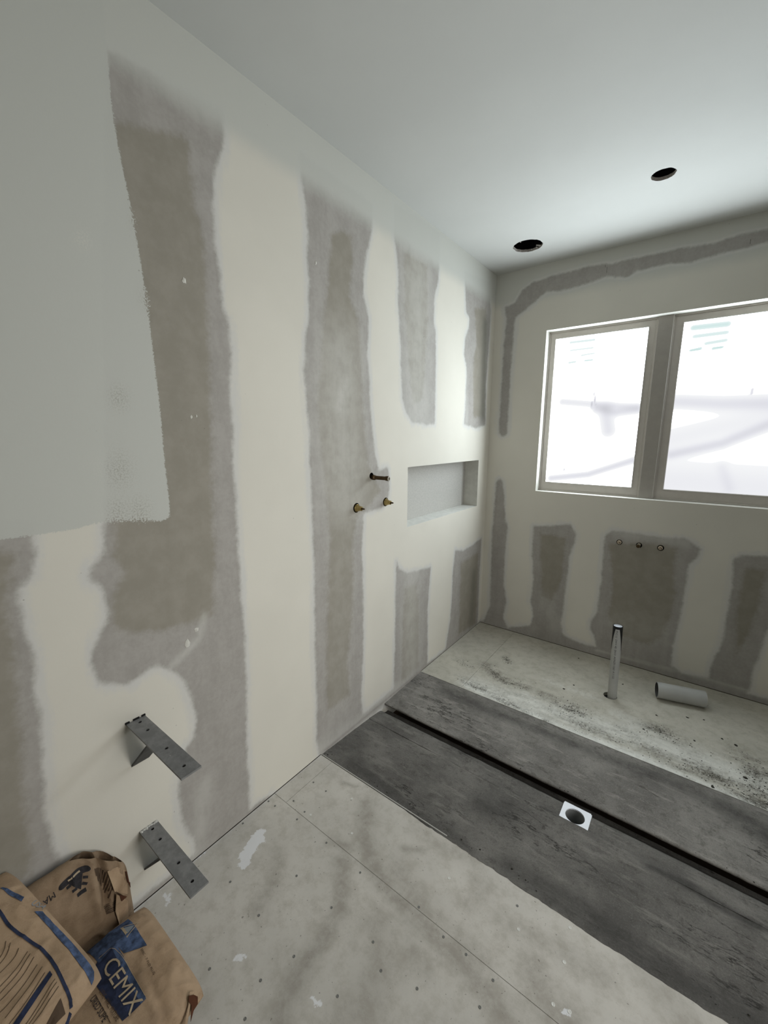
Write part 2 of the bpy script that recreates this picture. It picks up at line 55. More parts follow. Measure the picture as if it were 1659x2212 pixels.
class MB:
    def __init__(s): s.v = []; s.f = []; s.m = []
    def add(s, v, f, m=0):
        n = len(s.v); s.v += [tuple(p) for p in v]; s.f += [tuple(i + n for i in q) for q in f]; s.m += [m] * len(f); return s
    def box(s, a, b, m=0):
        (x0, y0, z0), (x1, y1, z1) = a, b
        return s.add([(x0, y0, z0), (x1, y0, z0), (x1, y1, z0), (x0, y1, z0), (x0, y0, z1), (x1, y0, z1), (x1, y1, z1), (x0, y1, z1)],
                     [(0, 3, 2, 1), (4, 5, 6, 7), (0, 1, 5, 4), (1, 2, 6, 5), (2, 3, 7, 6), (3, 0, 4, 7)], m)
    def lathe(s, o, ax, prof, n=28, m=0):
        o = Vector(o); ax = Vector(ax).normalized(); t = ax.orthogonal().normalized(); b = ax.cross(t)
        vs = []; fs = []
        for (r, h) in prof:
            for k in range(n):
                a = 2 * math.pi * k / n; vs.append(o + ax * h + (t * math.cos(a) + b * math.sin(a)) * r)
        for i in range(len(prof) - 1):
            for k in range(n):
                k2 = (k + 1) % n; fs.append((i * n + k, i * n + k2, (i + 1) * n + k2, (i + 1) * n + k))
        return s.add(vs, fs, m)
    def obj(s, name, mats, parent=None, smooth=False, bevel=0, seg=2):
        o = obj(name, s.v, s.f, mats, parent, smooth, s.m)
        if bevel:
            md = o.modifiers.new('bevel', 'BEVEL'); md.width = bevel; md.segments = seg; md.limit_method = 'ANGLE'; md.angle_limit = math.radians(40)
        if smooth:
            try: o.data.set_sharp_from_angle(angle=math.radians(38))
            except Exception: pass
        return o

def panel2d(a0, a1, b0, b1, step, rects=(), circs=(), rag=0.0, seed=1):
    """flat sheet with rectangular and round openings -> 2D verts, faces, rings"""
    rnd = random.Random(seed)
    def lines(lo, hi, sp):
        sp = sorted(set([lo, hi] + [s for s in sp if lo < s < hi])); out = [sp[0]]
        for p, q in zip(sp, sp[1:]):
            n = max(1, int(round((q - p) / step))); out += [p + (q - p) * i / n for i in range(1, n + 1)]
        return out
    sq = [(c[0] - c[2] * 1.4, c[0] + c[2] * 1.4, c[1] - c[2] * 1.4, c[1] + c[2] * 1.4) for c in circs]
    allr = list(rects) + sq
    A = lines(a0, a1, [x for r in allr for x in r[:2]]); B = lines(b0, b1, [x for r in allr for x in r[2:]])
    V = [(a, b) for b in B for a in A]; F = []; na = len(A)
    for j in range(len(B) - 1):
        for i in range(na - 1):
            ca = (A[i] + A[i + 1]) / 2; cb = (B[j] + B[j + 1]) / 2
            if any(r[0] < ca < r[1] and r[2] < cb < r[3] for r in allr): continue
            k = j * na + i; F.append((k, k + 1, k + na + 1, k + na))
    rings = []; N = 40
    for (ca, cb, r), q in zip(circs, sq):
        s = r * 1.4; base = len(V)
        for k in range(N):
            t = 2 * math.pi * k / N; c, d = math.cos(t), math.sin(t); e = s / max(abs(c), abs(d)); V.append((ca + c * e, cb + d * e))
        for k in range(N):
            t = 2 * math.pi * k / N; rr = r * (1 + rag * (rnd.random() - .5)); V.append((ca + math.cos(t) * rr, cb + math.sin(t) * rr))
        for k in range(N):
            k2 = (k + 1) % N; F.append((base + k, base + k2, base + N + k2, base + N + k))
        rings.append([base + N + k for k in range(N)])
    return V, F, rings

def sdf(P, polys, lim=0.3):
    out = np.full(len(P), lim)
    for poly in polys:
        Q = np.array(poly, float); R = np.roll(Q, -1, 0)
        lo = Q.min(0) - lim; hi = Q.max(0) + lim
        idx = np.where(((P >= lo) & (P <= hi)).all(1))[0]
        if not len(idx): continue
        p = P[idx]; d = np.full(len(p), 1e9); ins = np.zeros(len(p), bool)
        for a, b in zip(Q, R):
            e = b - a; L = e @ e
            if L < 1e-12: continue
            t = np.clip(((p - a) @ e) / L, 0, 1); dd = np.hypot(*(p - a - t[:, None] * e).T); d = np.minimum(d, dd)
            if a[1] != b[1]:
                c = ((a[1] > p[:, 1]) != (b[1] > p[:, 1])) & (p[:, 0] < (b[0] - a[0]) * (p[:, 1] - a[1]) / (b[1] - a[1]) + a[0]); ins ^= c
        out[idx] = np.minimum(out[idx], np.where(ins, -d, d))
    return np.clip(out, -lim, lim)
def strokes(P, sts):
    out = np.zeros(len(P))
    for pts, wd, amp in sts:
        q = np.array(pts, float); d = np.full(len(P), 1e9)
        for a, b in zip(q, q[1:]):
            e = b - a; t = np.clip(((P - a) @ e) / max(e @ e, 1e-12), 0, 1); d = np.minimum(d, np.hypot(*(P - a - t[:, None] * e).T))
        out = np.maximum(out, amp * np.exp(-(d / wd) ** 2))
    return out
def attr(o, name, vals):
    a = o.data.attributes.new(name, 'FLOAT', 'POINT'); a.data.foreach_set('value', np.asarray(vals, dtype=np.float32))

# ------------------------------------------------------------------ materials
class NT:
    def __init__(s, name):
        s.m = bpy.data.materials.new(name); s.m.use_nodes = True; s.t = s.m.node_tree; s.b = s.t.nodes['Principled BSDF']
        s.b.inputs['Specular IOR Level'].default_value = .25
        s.tc = s.t.nodes.new('ShaderNodeTexCoord').outputs['Object']
    def put(s, sock, v):
        if hasattr(v, 'is_linked') or isinstance(v, bpy.types.NodeSocket): s.t.links.new(v, sock)
        else: sock.default_value = v
    def noise(s, scale, detail=4, rough=.55, vec=None, sc=None):
        n = s.t.nodes.new('ShaderNodeTexNoise'); n.inputs['Scale'].default_value = scale; n.inputs['Detail'].default_value = detail; n.inputs['Roughness'].default_value = rough
        v = vec or s.tc
        if sc:
            mp = s.t.nodes.new('ShaderNodeMapping'); s.t.links.new(v, mp.inputs[0]); mp.inputs['Scale'].default_value = sc; v = mp.outputs[0]
        s.t.links.new(v, n.inputs['Vector']); return n.outputs['Fac']
    def math(s, op, a, b=0.0, c=None, clamp=False):
        n = s.t.nodes.new('ShaderNodeMath'); n.operation = op; n.use_clamp = clamp
        s.put(n.inputs[0], a); s.put(n.inputs[1], b)
        if c is not None: s.put(n.inputs[2], c)
        return n.outputs[0]
    def ramp(s, v, a, b, lo=0.0, hi=1.0, smooth=True):
        n = s.t.nodes.new('ShaderNodeMapRange'); n.interpolation_type = 'SMOOTHSTEP' if smooth else 'LINEAR'
        s.put(n.inputs['Value'], v)
        n.inputs['From Min'].default_value = a; n.inputs['From Max'].default_value = b; n.inputs['To Min'].default_value = lo; n.inputs['To Max'].default_value = hi
        return n.outputs['Result']
    def mix(s, f, a, b, mode='MIX'):
        n = s.t.nodes.new('ShaderNodeMix'); n.data_type = 'RGBA'; n.blend_type = mode
        s.put(n.inputs[0], f)
        for sk, v in ((n.inputs[6], a), (n.inputs[7], b)):
            s.put(sk, v if not isinstance(v, tuple) else (*v[:3], 1))
        return n.outputs[2]
    def attr(s, name):
        n = s.t.nodes.new('ShaderNodeAttribute'); n.attribute_name = name; return n.outputs['Fac']
    def sep(s):
        n = s.t.nodes.new('ShaderNodeSeparateXYZ'); s.t.links.new(s.tc, n.inputs[0]); return n.outputs
    def bump(s, h, strength=.2, dist=.002):
        n = s.t.nodes.new('ShaderNodeBump'); n.inputs['Strength'].default_value = strength; n.inputs['Distance'].default_value = dist
        s.t.links.new(h, n.inputs['Height']); s.t.links.new(n.outputs[0], s.b.inputs['Normal'])
    def fin(s, col=None, rough=.85, metal=0.0):
        if col is not None: s.put(s.b.inputs['Base Color'], col if not isinstance(col, tuple) else (*col[:3], 1))
        s.put(s.b.inputs['Roughness'], rough); s.b.inputs['Metallic'].default_value = metal
        return s.m
def flat(name, col, rough=.7, metal=0.0, var=.06, vs=30, spec=.25):
    n = NT(name); f = n.ramp(n.noise(vs, 4), .3, .7)
    a = tuple(c * (1 - var) for c in col); b = tuple(min(1, c * (1 + var)) for c in col)
    n.b.inputs['Specular IOR Level'].default_value = spec
    return n.fin(n.mix(f, a, b), rough, metal)

CREAM = (.615, .59, .52); HALO = (.56, .555, .535); FILM = (.318, .300, .274); FILM2 = (.372, .352, .325); PAPER = (.25, .23, .186); PAPER2 = (.285, .262, .216); PRIME = (.50, .505, .465)
def wall_mat(name, back=False):
    n = NT(name); x, y, z = n.sep()
    n1 = n.noise(16, 6, .62); n2 = n.noise(70, 5, .6); n3 = n.noise(420, 3, .6); big = n.noise(2.2, 3)
    streak = n.noise(9, 5, .6, sc=(1, 2.6, .35) if not back else (2.6, 1, .35))
    jit = n.math('ADD', n.math('MULTIPLY', n.math('SUBTRACT', n1, .5), .022), n.math('MULTIPLY', n.math('SUBTRACT', n2, .5), .012))
    d = n.math('ADD', n.attr('film'), jit)
    low = n.math('SUBTRACT', 1.0, n.ramp(d, -.010, .010))
    hd = n.math('ADD', n.attr('film'), n.math('MULTIPLY', n.math('SUBTRACT', n2, .5), .03))
    hd = n.math('ADD', hd, n.math('MULTIPLY', n.math('SUBTRACT', streak, .5), .06))
    halo = n.math('SUBTRACT', 1.0, n.ramp(hd, .004, .034))
    cream = n.mix(n.ramp(big, .35, .65), CREAM, tuple(c * 1.05 for c in CREAM))
    col = n.mix(n.math('MULTIPLY', halo, .75), cream, HALO)
    fc = n.mix(n.ramp(n.math('ADD', n.math('MULTIPLY', streak, .30), n.math('ADD', n.math('MULTIPLY', n1, .4), n.math('MULTIPLY', n2, .3))), .38, .62), FILM, FILM2)
    pd = n.math('ADD', n.attr('paper'), n.math('MULTIPLY', jit, 1.6))
    pap = n.math('MULTIPLY', n.math('SUBTRACT', 1.0, n.ramp(pd, -.022, .010)), .85)
    pc = n.mix(n.ramp(n1, .35, .7), PAPER, PAPER2)
    fc = n.mix(pap, fc, pc)
    skm = n.math('MULTIPLY', n.attr('skim'), n.ramp(n.math('ADD', n.math('MULTIPLY', n1, .6), n.math('MULTIPLY', streak, .4)), .25, .62, .55, 1.0))
    fc = n.mix(skm, fc, (.57, .56, .52))
    col = n.mix(low, col, fc)
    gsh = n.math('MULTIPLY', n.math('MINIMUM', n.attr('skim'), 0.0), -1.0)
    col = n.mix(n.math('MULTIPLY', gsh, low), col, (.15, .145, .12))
    # sprayed / brushed primer along the ceiling line: broad soft edge
    zt = n.math('ADD', z, n.math('MULTIPLY', n.math('SUBTRACT', n1, .5), .02))
    if not back:
        band = n.ramp(zt, 2.185, 2.265)
        col = n.mix(n.math('MULTIPLY', band, .93), col, PRIME)
        # rolled primer with a ragged, stippled edge
        n4 = n.noise(230, 3, .7); st = n.math('MULTIPLY', n.math('SUBTRACT', n4, .5), n.math('ADD', .016, n.math('MULTIPLY', n.attr('dry'), .09)))
        pr = n.math('ADD', n.attr('prime'), n.math('ADD', n.math('MULTIPLY', n.math('SUBTRACT', n2, .5), .006), st))
        prm = n.math('SUBTRACT', 1.0, n.ramp(pr, -.0016, .0016))
        ghost = n.math('SUBTRACT', 1.0, n.math('MULTIPLY', n.ramp(n.math('MULTIPLY', low, 1.0), 0, 1), .10))
        pcol = n.mix(n.math('SUBTRACT', 1.0, ghost), PRIME, (.40, .40, .38))
        dry = n.math('MULTIPLY', n.attr('dry'), n.ramp(n4, .46, .60))
        prm = n.math('MULTIPLY', prm, n.math('SUBTRACT', 1.0, n.math('MULTIPLY', dry, .6)))
        col = n.mix(prm, col, pcol)
    else:
        band = n.math('MULTIPLY', n.ramp(zt, 2.17, 2.24), n.ramp(n.attr('film'), 0, .02))
        col = n.mix(n.math('MULTIPLY', band, .7), col, tuple(c * .97 for c in PRIME))
    # small scuffs
    v = n.t.nodes.new('ShaderNodeTexVoronoi'); v.inputs['Scale'].default_value = 26; n.t.links.new(n.tc, v.inputs['Vector'])
    spot = n.math('MULTIPLY', n.math('SUBTRACT', 1.0, n.ramp(v.outputs['Distance'], .03, .06)), n.math('GREATER_THAN', n.noise(3, 2), .60))
    col = n.mix(n.math('MULTIPLY', spot, .45), col, (.16, .14, .12))
    n.bump(n.math('ADD', n.math('MULTIPLY', n2, .6), n.math('MULTIPLY', low, -.35)), .16, .002)
    return n.fin(col, .88)
M_WL = wall_mat('stopped_plasterboard_left'); M_WB = wall_mat('stopped_plasterboard_back', True)
M_BOARD = flat('raw_board_grey', (.50, .495, .46), .9, vs=60)
M_REVEAL = flat('reveal_plaster', (.56, .55, .50), .85)
M_PLAIN = flat('painted_plaster', (.50, .49, .455), .88, vs=4); M_PLAIN2 = flat('unstopped_board', (.26, .245, .21), .9, vs=4)
M_CEIL = flat('ceiling_paint', (.545, .55, .525), .82, var=.015, vs=3)
M_EDGE = flat('cut_board_edge', (.42, .39, .35), .95, vs=200, var=.25)
M_DARK = flat('ceiling_void', (.02, .018, .016), .95)
M_PLATE = flat('bottom_plate_timber', (.10, .07, .045), .9)
M_FRAME = flat('window_aluminium', (.50, .465, .42), .5, var=.03)
M_MULL = flat('mullion_cover', (.36, .335, .30), .5, var=.03)
M_BEAD = flat('glazing_bead', (.62, .60, .57), .4, var=.02)
M_STEEL = NT('painted_steel'); _a = M_STEEL.noise(35, 6, .65); _b = M_STEEL.noise(120, 5, .7)
_c = M_STEEL.mix(M_STEEL.ramp(_a, .35, .7), (.18, .18, .18), (.25, .25, .248)); _c = M_STEEL.mix(M_STEEL.ramp(_b, .68, .74), _c, (.42, .41, .38))
M_STEEL = M_STEEL.fin(_c, .5, .25)
M_SMEAR = flat('dried_plaster_smear', (.55, .54, .51), .95)
M_BRASS = flat('brass', (.45, .34, .14), .28, 1.0, spec=.5)
M_BRONZE = flat('aged_brass_pipe', (.085, .055, .028), .42, .7, var=.3, vs=60)
M_CAPDULL = flat('dull_cap_end', (.30, .27, .22), .5, .6)
M_CAPW = flat('pale_plastic_cap', (.62, .52, .40), .5)
M_HOLE = flat('hole_shadow', (.012, .011, .010), .95)
M_PVC = flat('grey_white_pvc', (.42, .42, .40), .45, vs=15, var=.04)
M_PVCIN = flat('pvc_bore', (.10, .10, .10), .8)
M_TAPE = flat('black_tape', (.008, .008, .009), .35, spec=.4)
M_CAPBLUE = flat('white_pipe_plug', (.62, .64, .68), .5)
M_INK = flat('grey_ink', (.09, .09, .09), .8)
M_DRAINW = flat('white_drain_plastic', (.78, .80, .84), .35, var=.02)
M_DRAINP = flat('drain_bore', (.22, .225, .22), .7)
M_TRIM = flat('pale_edge_strip', (.40, .385, .35), .7)
M_CHIP = flat('dark_debris', (.035, .032, .025), .95, var=.4, vs=200)
M_SCREWD = flat('dull_screw', (.17, .168, .155), .7); M_SCREWL = flat('filled_screw', (.62, .61, .57), .8)

def sheet_mat(name, base, base2, dust=False):
    n = NT(name)
    a = n.noise(3.5, 6, .6); b = n.noise(22, 8, .7); c = n.noise(160, 4, .7); e = n.noise(60, 6, .75, sc=(1, .45, 1))
    col = n.mix(n.ramp(a, .35, .65), base, base2)
    col = n.mix(n.math('MULTIPLY', n.ramp(b, .42, .68), .42), col, (base[0] * .66, base[1] * .63, base[2] * .58))
    col = n.mix(n.math('MULTIPLY', n.ramp(c, .55, .75), .22), col, tuple(x * .7 for x in base))
    if dust:
        f = n.attr('white'); wf = n.math('MULTIPLY', f, n.ramp(n.math('ADD', n.noise(38, 8, .8), n.math('MULTIPLY', f, .22)), .44, .66))
        col = n.mix(n.math('MULTIPLY', wf, .9), col, (.74, .74, .69))
        g = n.attr('dark')
        q = n.noise(13, 5, .7, sc=(.55, 1.3, 1)); fine = n.noise(105, 8, .82)
        dens = n.math('MULTIPLY', g, n.ramp(q, .34, .66))
        soft = n.math('MULTIPLY', n.math('POWER', dens, .7), n.ramp(e, .25, .60))
        col = n.mix(n.math('MULTIPLY', soft, .9), col, (.15, .14, .115))
        k = n.math('ADD', fine, n.math('MULTIPLY', dens, .205))
        df = n.ramp(k, .615, .70)
        col = n.mix(n.math('MULTIPLY', n.math('MULTIPLY', df, .72), n.ramp(g, .02, .12)), col, (.085, .078, .062))
    else:
        g = n.attr('dark'); k = n.math('MULTIPLY', g, n.ramp(b, .05, .60))
        col = n.mix(n.math('MULTIPLY', k, .72), col, (.20, .178, .145))
        f = n.attr('white'); k2 = n.math('MULTIPLY', n.ramp(n.math('ADD', f, n.math('MULTIPLY', n.math('SUBTRACT', n.noise(45, 6, .7), .5), 1.5)), .40, .55), n.ramp(f, .12, .3))
        col = n.mix(n.math('MULTIPLY', k2, .85), col, (.74, .74, .75))
    sp = n.noise(95, 2, .5); col = n.mix(n.math('MULTIPLY', n.ramp(sp, .705, .735), .6), col, (.12, .11, .09)); sp2 = n.noise(60, 8, .8); col = n.mix(n.math('MULTIPLY', n.math('MULTIPLY', n.ramp(sp2, .60, .66), n.ramp(a, .45, .6)), .55), col, (.17, .155, .13))
    n.bump(n.math('ADD', n.math('MULTIPLY', b, .4), n.math('MULTIPLY', c, .3)), .25, .0015)
    return n.fin(col, .9)
M_SHEET = sheet_mat('fibre_cement_front', (.50, .475, .43), (.56, .53, .48))
M_SHEETR = sheet_mat('fibre_cement_rear', (.46, .44, .375), (.52, .495, .425), True)
def screed_mat(k=1.0, name='grey_mortar_screed'):
    n = NT(name); K = lambda *c: tuple(x * k for x in c)
    a = n.noise(4, 6, .65); b = n.noise(26, 10, .78); c = n.noise(230, 4, .75); e = n.noise(15, 8, .72, sc=(.4, 2.0, 1)); m = n.noise(2.6, 4, .6, sc=(.6, 1.4, 1))
    col = n.mix(n.ramp(a, .36, .64), K(.098, .092, .084), K(.160, .151, .137))
    col = n.mix(n.math('MULTIPLY', n.ramp(b, .50, .64), .65), col, K(.066, .061, .053))
    col = n.mix(n.math('MULTIPLY', n.ramp(e, .51, .66), .65), col, K(.205, .193, .174))
    col = n.mix(n.math('MULTIPLY', n.ramp(c, .54, .66), .40), col, K(.055, .051, .045))
    col = n.mix(n.math('MULTIPLY', n.ramp(c, .46, .34), .35), col, K(.24, .23, .21))
    # trowel tears: thin dark broken lines drawn out along the bed
    def tear(scale, sc, w_, lo, hi):
        q = n.noise(scale, 7, .62, sc=sc); ln = n.ramp(n.math('ABSOLUTE', n.math('SUBTRACT', q, .5)), 0.0, w_, 1.0, 0.0)
        return n.math('MULTIPLY', ln, n.math('MULTIPLY', n.ramp(m, lo, hi), n.ramp(b, .40, .54)))
    crk = n.math('MAXIMUM', tear(4.2, (.45, 2.3, 1), .010, .50, .60), tear(9, (.5, 2.0, 1), .013, .54, .62))
    col = n.mix(n.math('MULTIPLY', crk, .72), col, (.026, .024, .021))
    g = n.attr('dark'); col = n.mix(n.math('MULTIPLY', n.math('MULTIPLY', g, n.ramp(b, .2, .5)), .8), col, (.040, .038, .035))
    n.bump(n.math('ADD', n.math('MULTIPLY', crk, -1.2), n.math('ADD', b, n.math('ADD', n.math('MULTIPLY', c, .35), n.math('MULTIPLY', e, .7)))), .7, .006)
    return n.fin(col, .92)
M_SCREED = screed_mat(1.12); M_SCREEDF = screed_mat(1.62, 'drier_mortar_screed')  # far slab takes a lighter tone of the same mortar
M_STEP = flat('wet_mortar_edge', (.03, .028, .022), .95, vs=80, var=.3)

def pane_mat():
    n = NT('frosted_pane_daylight'); n.t.nodes.remove(n.b)
    e = n.t.nodes.new('ShaderNodeEmission'); v = n.attr('lum'); g = n.attr('green')
    v = n.math('MULTIPLY', v, 1.0)
    boost = n.ramp(v, .94, .995)
    st = n.math('ADD', v, n.math('MULTIPLY', boost, PANE - 1))
    col = n.mix(boost, n.mix(n.ramp(v, .96, .80), (.975, .985, 1.0), (.93, .935, 1.0)), (.85, .94, 1.0))
    col = n.mix(g, col, (.70, .93, .90))
    n.put(e.inputs[0], col); n.put(e.inputs[1], st)
    n.t.links.new(e.outputs[0], n.t.nodes['Material Output'].inputs[0]); return n.m
M_PANE = pane_mat()

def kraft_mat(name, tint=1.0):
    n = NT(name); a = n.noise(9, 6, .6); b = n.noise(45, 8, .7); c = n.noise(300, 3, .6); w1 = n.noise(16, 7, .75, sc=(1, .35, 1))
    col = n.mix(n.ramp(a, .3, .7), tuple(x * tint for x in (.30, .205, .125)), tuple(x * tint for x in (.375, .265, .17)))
    col = n.mix(n.math('MULTIPLY', n.ramp(w1, .52, .72), .55), col, (.15, .095, .055)); col = n.mix(n.math('MULTIPLY', n.ramp(n.noise(5.5, 5, .7), .52, .68), .45), col, (.15, .10, .062))
    col = n.mix(n.math('MULTIPLY', n.ramp(b, .62, .8), .3), col, (.46, .36, .26))
    n.bump(n.math('ADD', n.math('MULTIPLY', w1, 1.0), n.math('ADD', n.math('MULTIPLY', b, .35), n.math('MULTIPLY', c, .05))), .55, .006)
    return n.fin(col, .8)
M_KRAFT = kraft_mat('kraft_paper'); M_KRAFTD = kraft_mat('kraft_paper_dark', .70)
M_KIN = flat('kraft_inside', (.07, .025, .012), .95)
M_BLUE = flat('blue_print', (.048, .072, .135), .75, vs=70, var=.5); M_NAVY = flat('navy_print', (.016, .022, .05), .75, vs=60, var=.4)
M_CREAMI = flat('unprinted_kraft', (.38, .30, .20), .8, vs=50, var=.12); M_BLK = flat('black_print', (.02, .018, .02), .8, vs=80, var=.4); M_BRN = flat('brown_print', (.07, .045, .028), .85)
M_PALE = flat('worn_pale_print', (.20, .22, .24), .85); M_STEELD = flat('brace_steel', (.045, .046, .047), .6, .2, var=.3)

# ------------------------------------------------------------------ structure
# left wall with the recessed niche and openings for the shower fittings
NI = (-1.0, -.1505, .9067, 1.2195)
TAPS = [(-1.294, 1.197, .0145), (-1.3995, 1.0640, .0215), (-1.1865, 1.0640, .021)]
V, F, RG = panel2d(ROOM_Y, 0, -.11, H, .014, [NI, (ROOM_Y - 1, -1.652, -1, .0045), (-.832, 1, -1, .0035)], TAPS)
wl = obj('wall_left', [(0, a, b) for a, b in V], F, [M_WL, M_EDGE, M_HOLE]); tag(wl, kind='structure')
P = np.array(V); attr(wl, 'film', sdf(P, DATA['L_film'])); attr(wl, 'paper', sdf(P, DATA['L_paper'])); attr(wl, 'prime', sdf(P, DATA['L_prime']))
dry = np.zeros(len(P))
for (a, b, rr) in DATA['L_dry']: dry = np.maximum(dry, np.exp(-(((P[:, 0] - a) / rr) ** 2 + ((P[:, 1] - b) / (rr * 1.3)) ** 2)))
attr(wl, 'dry', dry); attr(wl, 'skim', strokes(P, DATA['L_skim']) - strokes(P, DATA['L_dirt']))  # negative skim darkens the strips by the corner and the wall foot
mb = MB(); ND = .098; y0, y1, z0, z1 = NI
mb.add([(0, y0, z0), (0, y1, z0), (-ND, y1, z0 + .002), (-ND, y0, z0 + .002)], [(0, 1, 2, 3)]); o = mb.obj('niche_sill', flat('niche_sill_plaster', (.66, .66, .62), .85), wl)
mb = MB(); mb.add([(0, y0, z1), (0, y1, z1), (-ND, y1, z1), (-ND, y0, z1)], [(3, 2, 1, 0)]); mb.obj('niche_head', M_BOARD, wl)
for yy in (y0, y1):
    mb = MB(); mb.add([(0, yy, z0), (0, yy, z1), (-ND, yy, z1), (-ND, yy, z0)], [(0, 1, 2, 3) if yy == y0 else (3, 2, 1, 0)]); mb.obj('niche_side', M_REVEAL, wl)
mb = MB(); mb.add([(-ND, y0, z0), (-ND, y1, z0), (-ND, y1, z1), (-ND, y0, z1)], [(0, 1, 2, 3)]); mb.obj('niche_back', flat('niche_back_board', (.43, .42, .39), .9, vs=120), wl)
mb = MB(); mb.box((-.05, ROOM_Y, -.16), (-.014, .02, .012)); mb.obj('bottom_plate', M_PLATE, wl)
def sleeve(ring, V, to3, depth, n, name, mat, parent):
    mb = MB(); N = len(ring); a = [to3(V[i], 0) for i in ring]; b = [to3(V[i], depth) for i in ring]
    mb.add(a + b, [(k, (k + 1) % N, N + (k + 1) % N, N + k) for k in range(N)] + [tuple(range(N, 2 * N))]); return mb.obj(name, mat, parent)
for r in RG: sleeve(r, V, lambda p, d: (-d, p[0], p[1]), .03, 0, 'pipe_hole', M_HOLE, wl)

# back wall with the window opening
WX0, WX1, WZ0, WZ1 = .3416, 1.5605, 1.0234, 2.0170
BT = [(.8525, .7570, .0155), (.9535, .7545, .0155), (1.0585, .7560, .0165)]
V, F, RG = panel2d(0, ROOM_X, .0035, H, .012, [(WX0, WX1, WZ0, WZ1)], BT)
wb = obj('wall_back', [(a, 0, b) for a, b in V], F, [M_WB]); tag(wb, kind='structure')
P = np.array(V); attr(wb, 'film', sdf(P, DATA['B_film'])); attr(wb, 'paper', sdf(P, DATA['B_paper'])); attr(wb, 'skim', strokes(P, DATA['B_skim']))
for r in RG: sleeve(r, V, lambda p, d: (p[0], d, p[1]), .03, 0, 'pipe_hole', M_HOLE, wb)
mb = MB(); mb.box((-.02, .014, -.06), (ROOM_X, .05, .012)); mb.obj('bottom_plate', M_PLATE, wb)
mb = MB(); d = .2
mb.add([(WX0, 0, WZ0), (WX1, 0, WZ0), (WX1, 0, WZ1), (WX0, 0, WZ1), (WX0, d, WZ0), (WX1, d, WZ0), (WX1, d, WZ1), (WX0, d, WZ1)],
       [(0, 1, 5, 4), (1, 2, 6, 5), (2, 3, 7, 6), (3, 0, 4, 7)]); mb.obj('window_reveal', M_REVEAL, wb)

for (cx, cz, ln) in DATA['cracks']:
    mb = MB(); mb.box((cx - .0006, -.0004, cz - ln / 2), (cx + .0006, .001, cz + ln / 2)); mb.obj('joint_crack', M_HOLE, wb)
rnd = random.Random(3)
for (cy, cz, rr) in DATA['dabs']:
    n_ = 9; pts = [(.0006, cy + math.cos(2 * math.pi * k / n_) * rr * (.5 + .6 * rnd.random()), cz + math.sin(2 * math.pi * k / n_) * rr * 1.5 * (.5 + .6 * rnd.random())) for k in range(n_)]
    mb = MB(); mb.add(pts + [(.0022, cy, cz)], [(k, (k + 1) % n_, n_) for k in range(n_)]); mb.obj('plaster_dab', M_REVEAL, wl)

# ceiling with the two cut-outs
CH = [(.3, -.3005, .077), (.9365, -.6025, .0425)]
V, F, RG = panel2d(-.02, ROOM_X + .02, ROOM_Y - .02, .02, .4, [], CH, rag=.05)
ce = obj('ceiling', [(a, b, H) for a, b in V], F, [M_CEIL]); tag(ce, kind='structure')
for (cx, cy, cr), r in zip(CH, RG):
    N = len(r); mb = MB(); a = [(*V[i], H) for i in r]; b = [(*V[i], H + .013) for i in r]
    mb.add(a + b, [(N + k, N + (k + 1) % N, (k + 1) % N, k) for k in range(N)]); mb.obj('cut_edge', M_EDGE, ce)
    mb = MB(); s = cr + .06
    vs = [(cx - s, cy - s), (cx + s, cy - s), (cx + s, cy + s), (cx - s, cy + s)]
    mb.add([(*p, H + .2) for p in vs] + [(*p, H + .0131) for p in vs], [(0, 1, 2, 3), (0, 4, 5, 1), (1, 5, 6, 2), (2, 6, 7, 3), (3, 7, 4, 0)]); mb.obj('ceiling_void', M_DARK, ce)
# torn paper slivers hanging in the larger opening
for (ang, ln, wd) in ((4.35, .022, .006), (1.15, .014, .004), (.75, .03, .006), (1.6, .010, .004)):
    cx, cy, cr = CH[0]; px, py = cx + math.cos(ang) * cr, cy + math.sin(ang) * cr; tx, ty = -math.sin(ang) * wd / 2, math.cos(ang) * wd / 2
    qx, qy = px - math.cos(ang) * ln, py - math.sin(ang) * ln
    mb = MB(); mb.add([(px - tx, py - ty, H + .006), (px + tx, py + ty, H + .006), (qx + tx * .3, qy + ty * .3, H + .003), (qx, qy, H + .010), (px, py, H + .012)], [(0, 1, 2), (0, 2, 3), (3, 2, 1, 4), (0, 3, 4)])
    mb.obj('torn_paper', M_EDGE, ce)

# right wall with an assumed doorway for the fill lamp, and front wall (both out of view)
mb = MB(); mb.box((ROOM_X, ROOM_Y - .1, -.02), (ROOM_X + .1, -2.29, H)); mb.box((ROOM_X, -1.47, -.02), (ROOM_X + .1, .1, H)); mb.box((ROOM_X, -2.29, 2.0), (ROOM_X + .1, -1.47, H)); o = mb.obj('wall_right', M_PLAIN2); tag(o, kind='structure')
V, F, RG = panel2d(0, ROOM_X, 0, H, .3); mb = MB()
mb.add([(a, ROOM_Y, b) for a, b in V], F); o = mb.obj('wall_front', M_PLAIN2); tag(o, kind='structure')

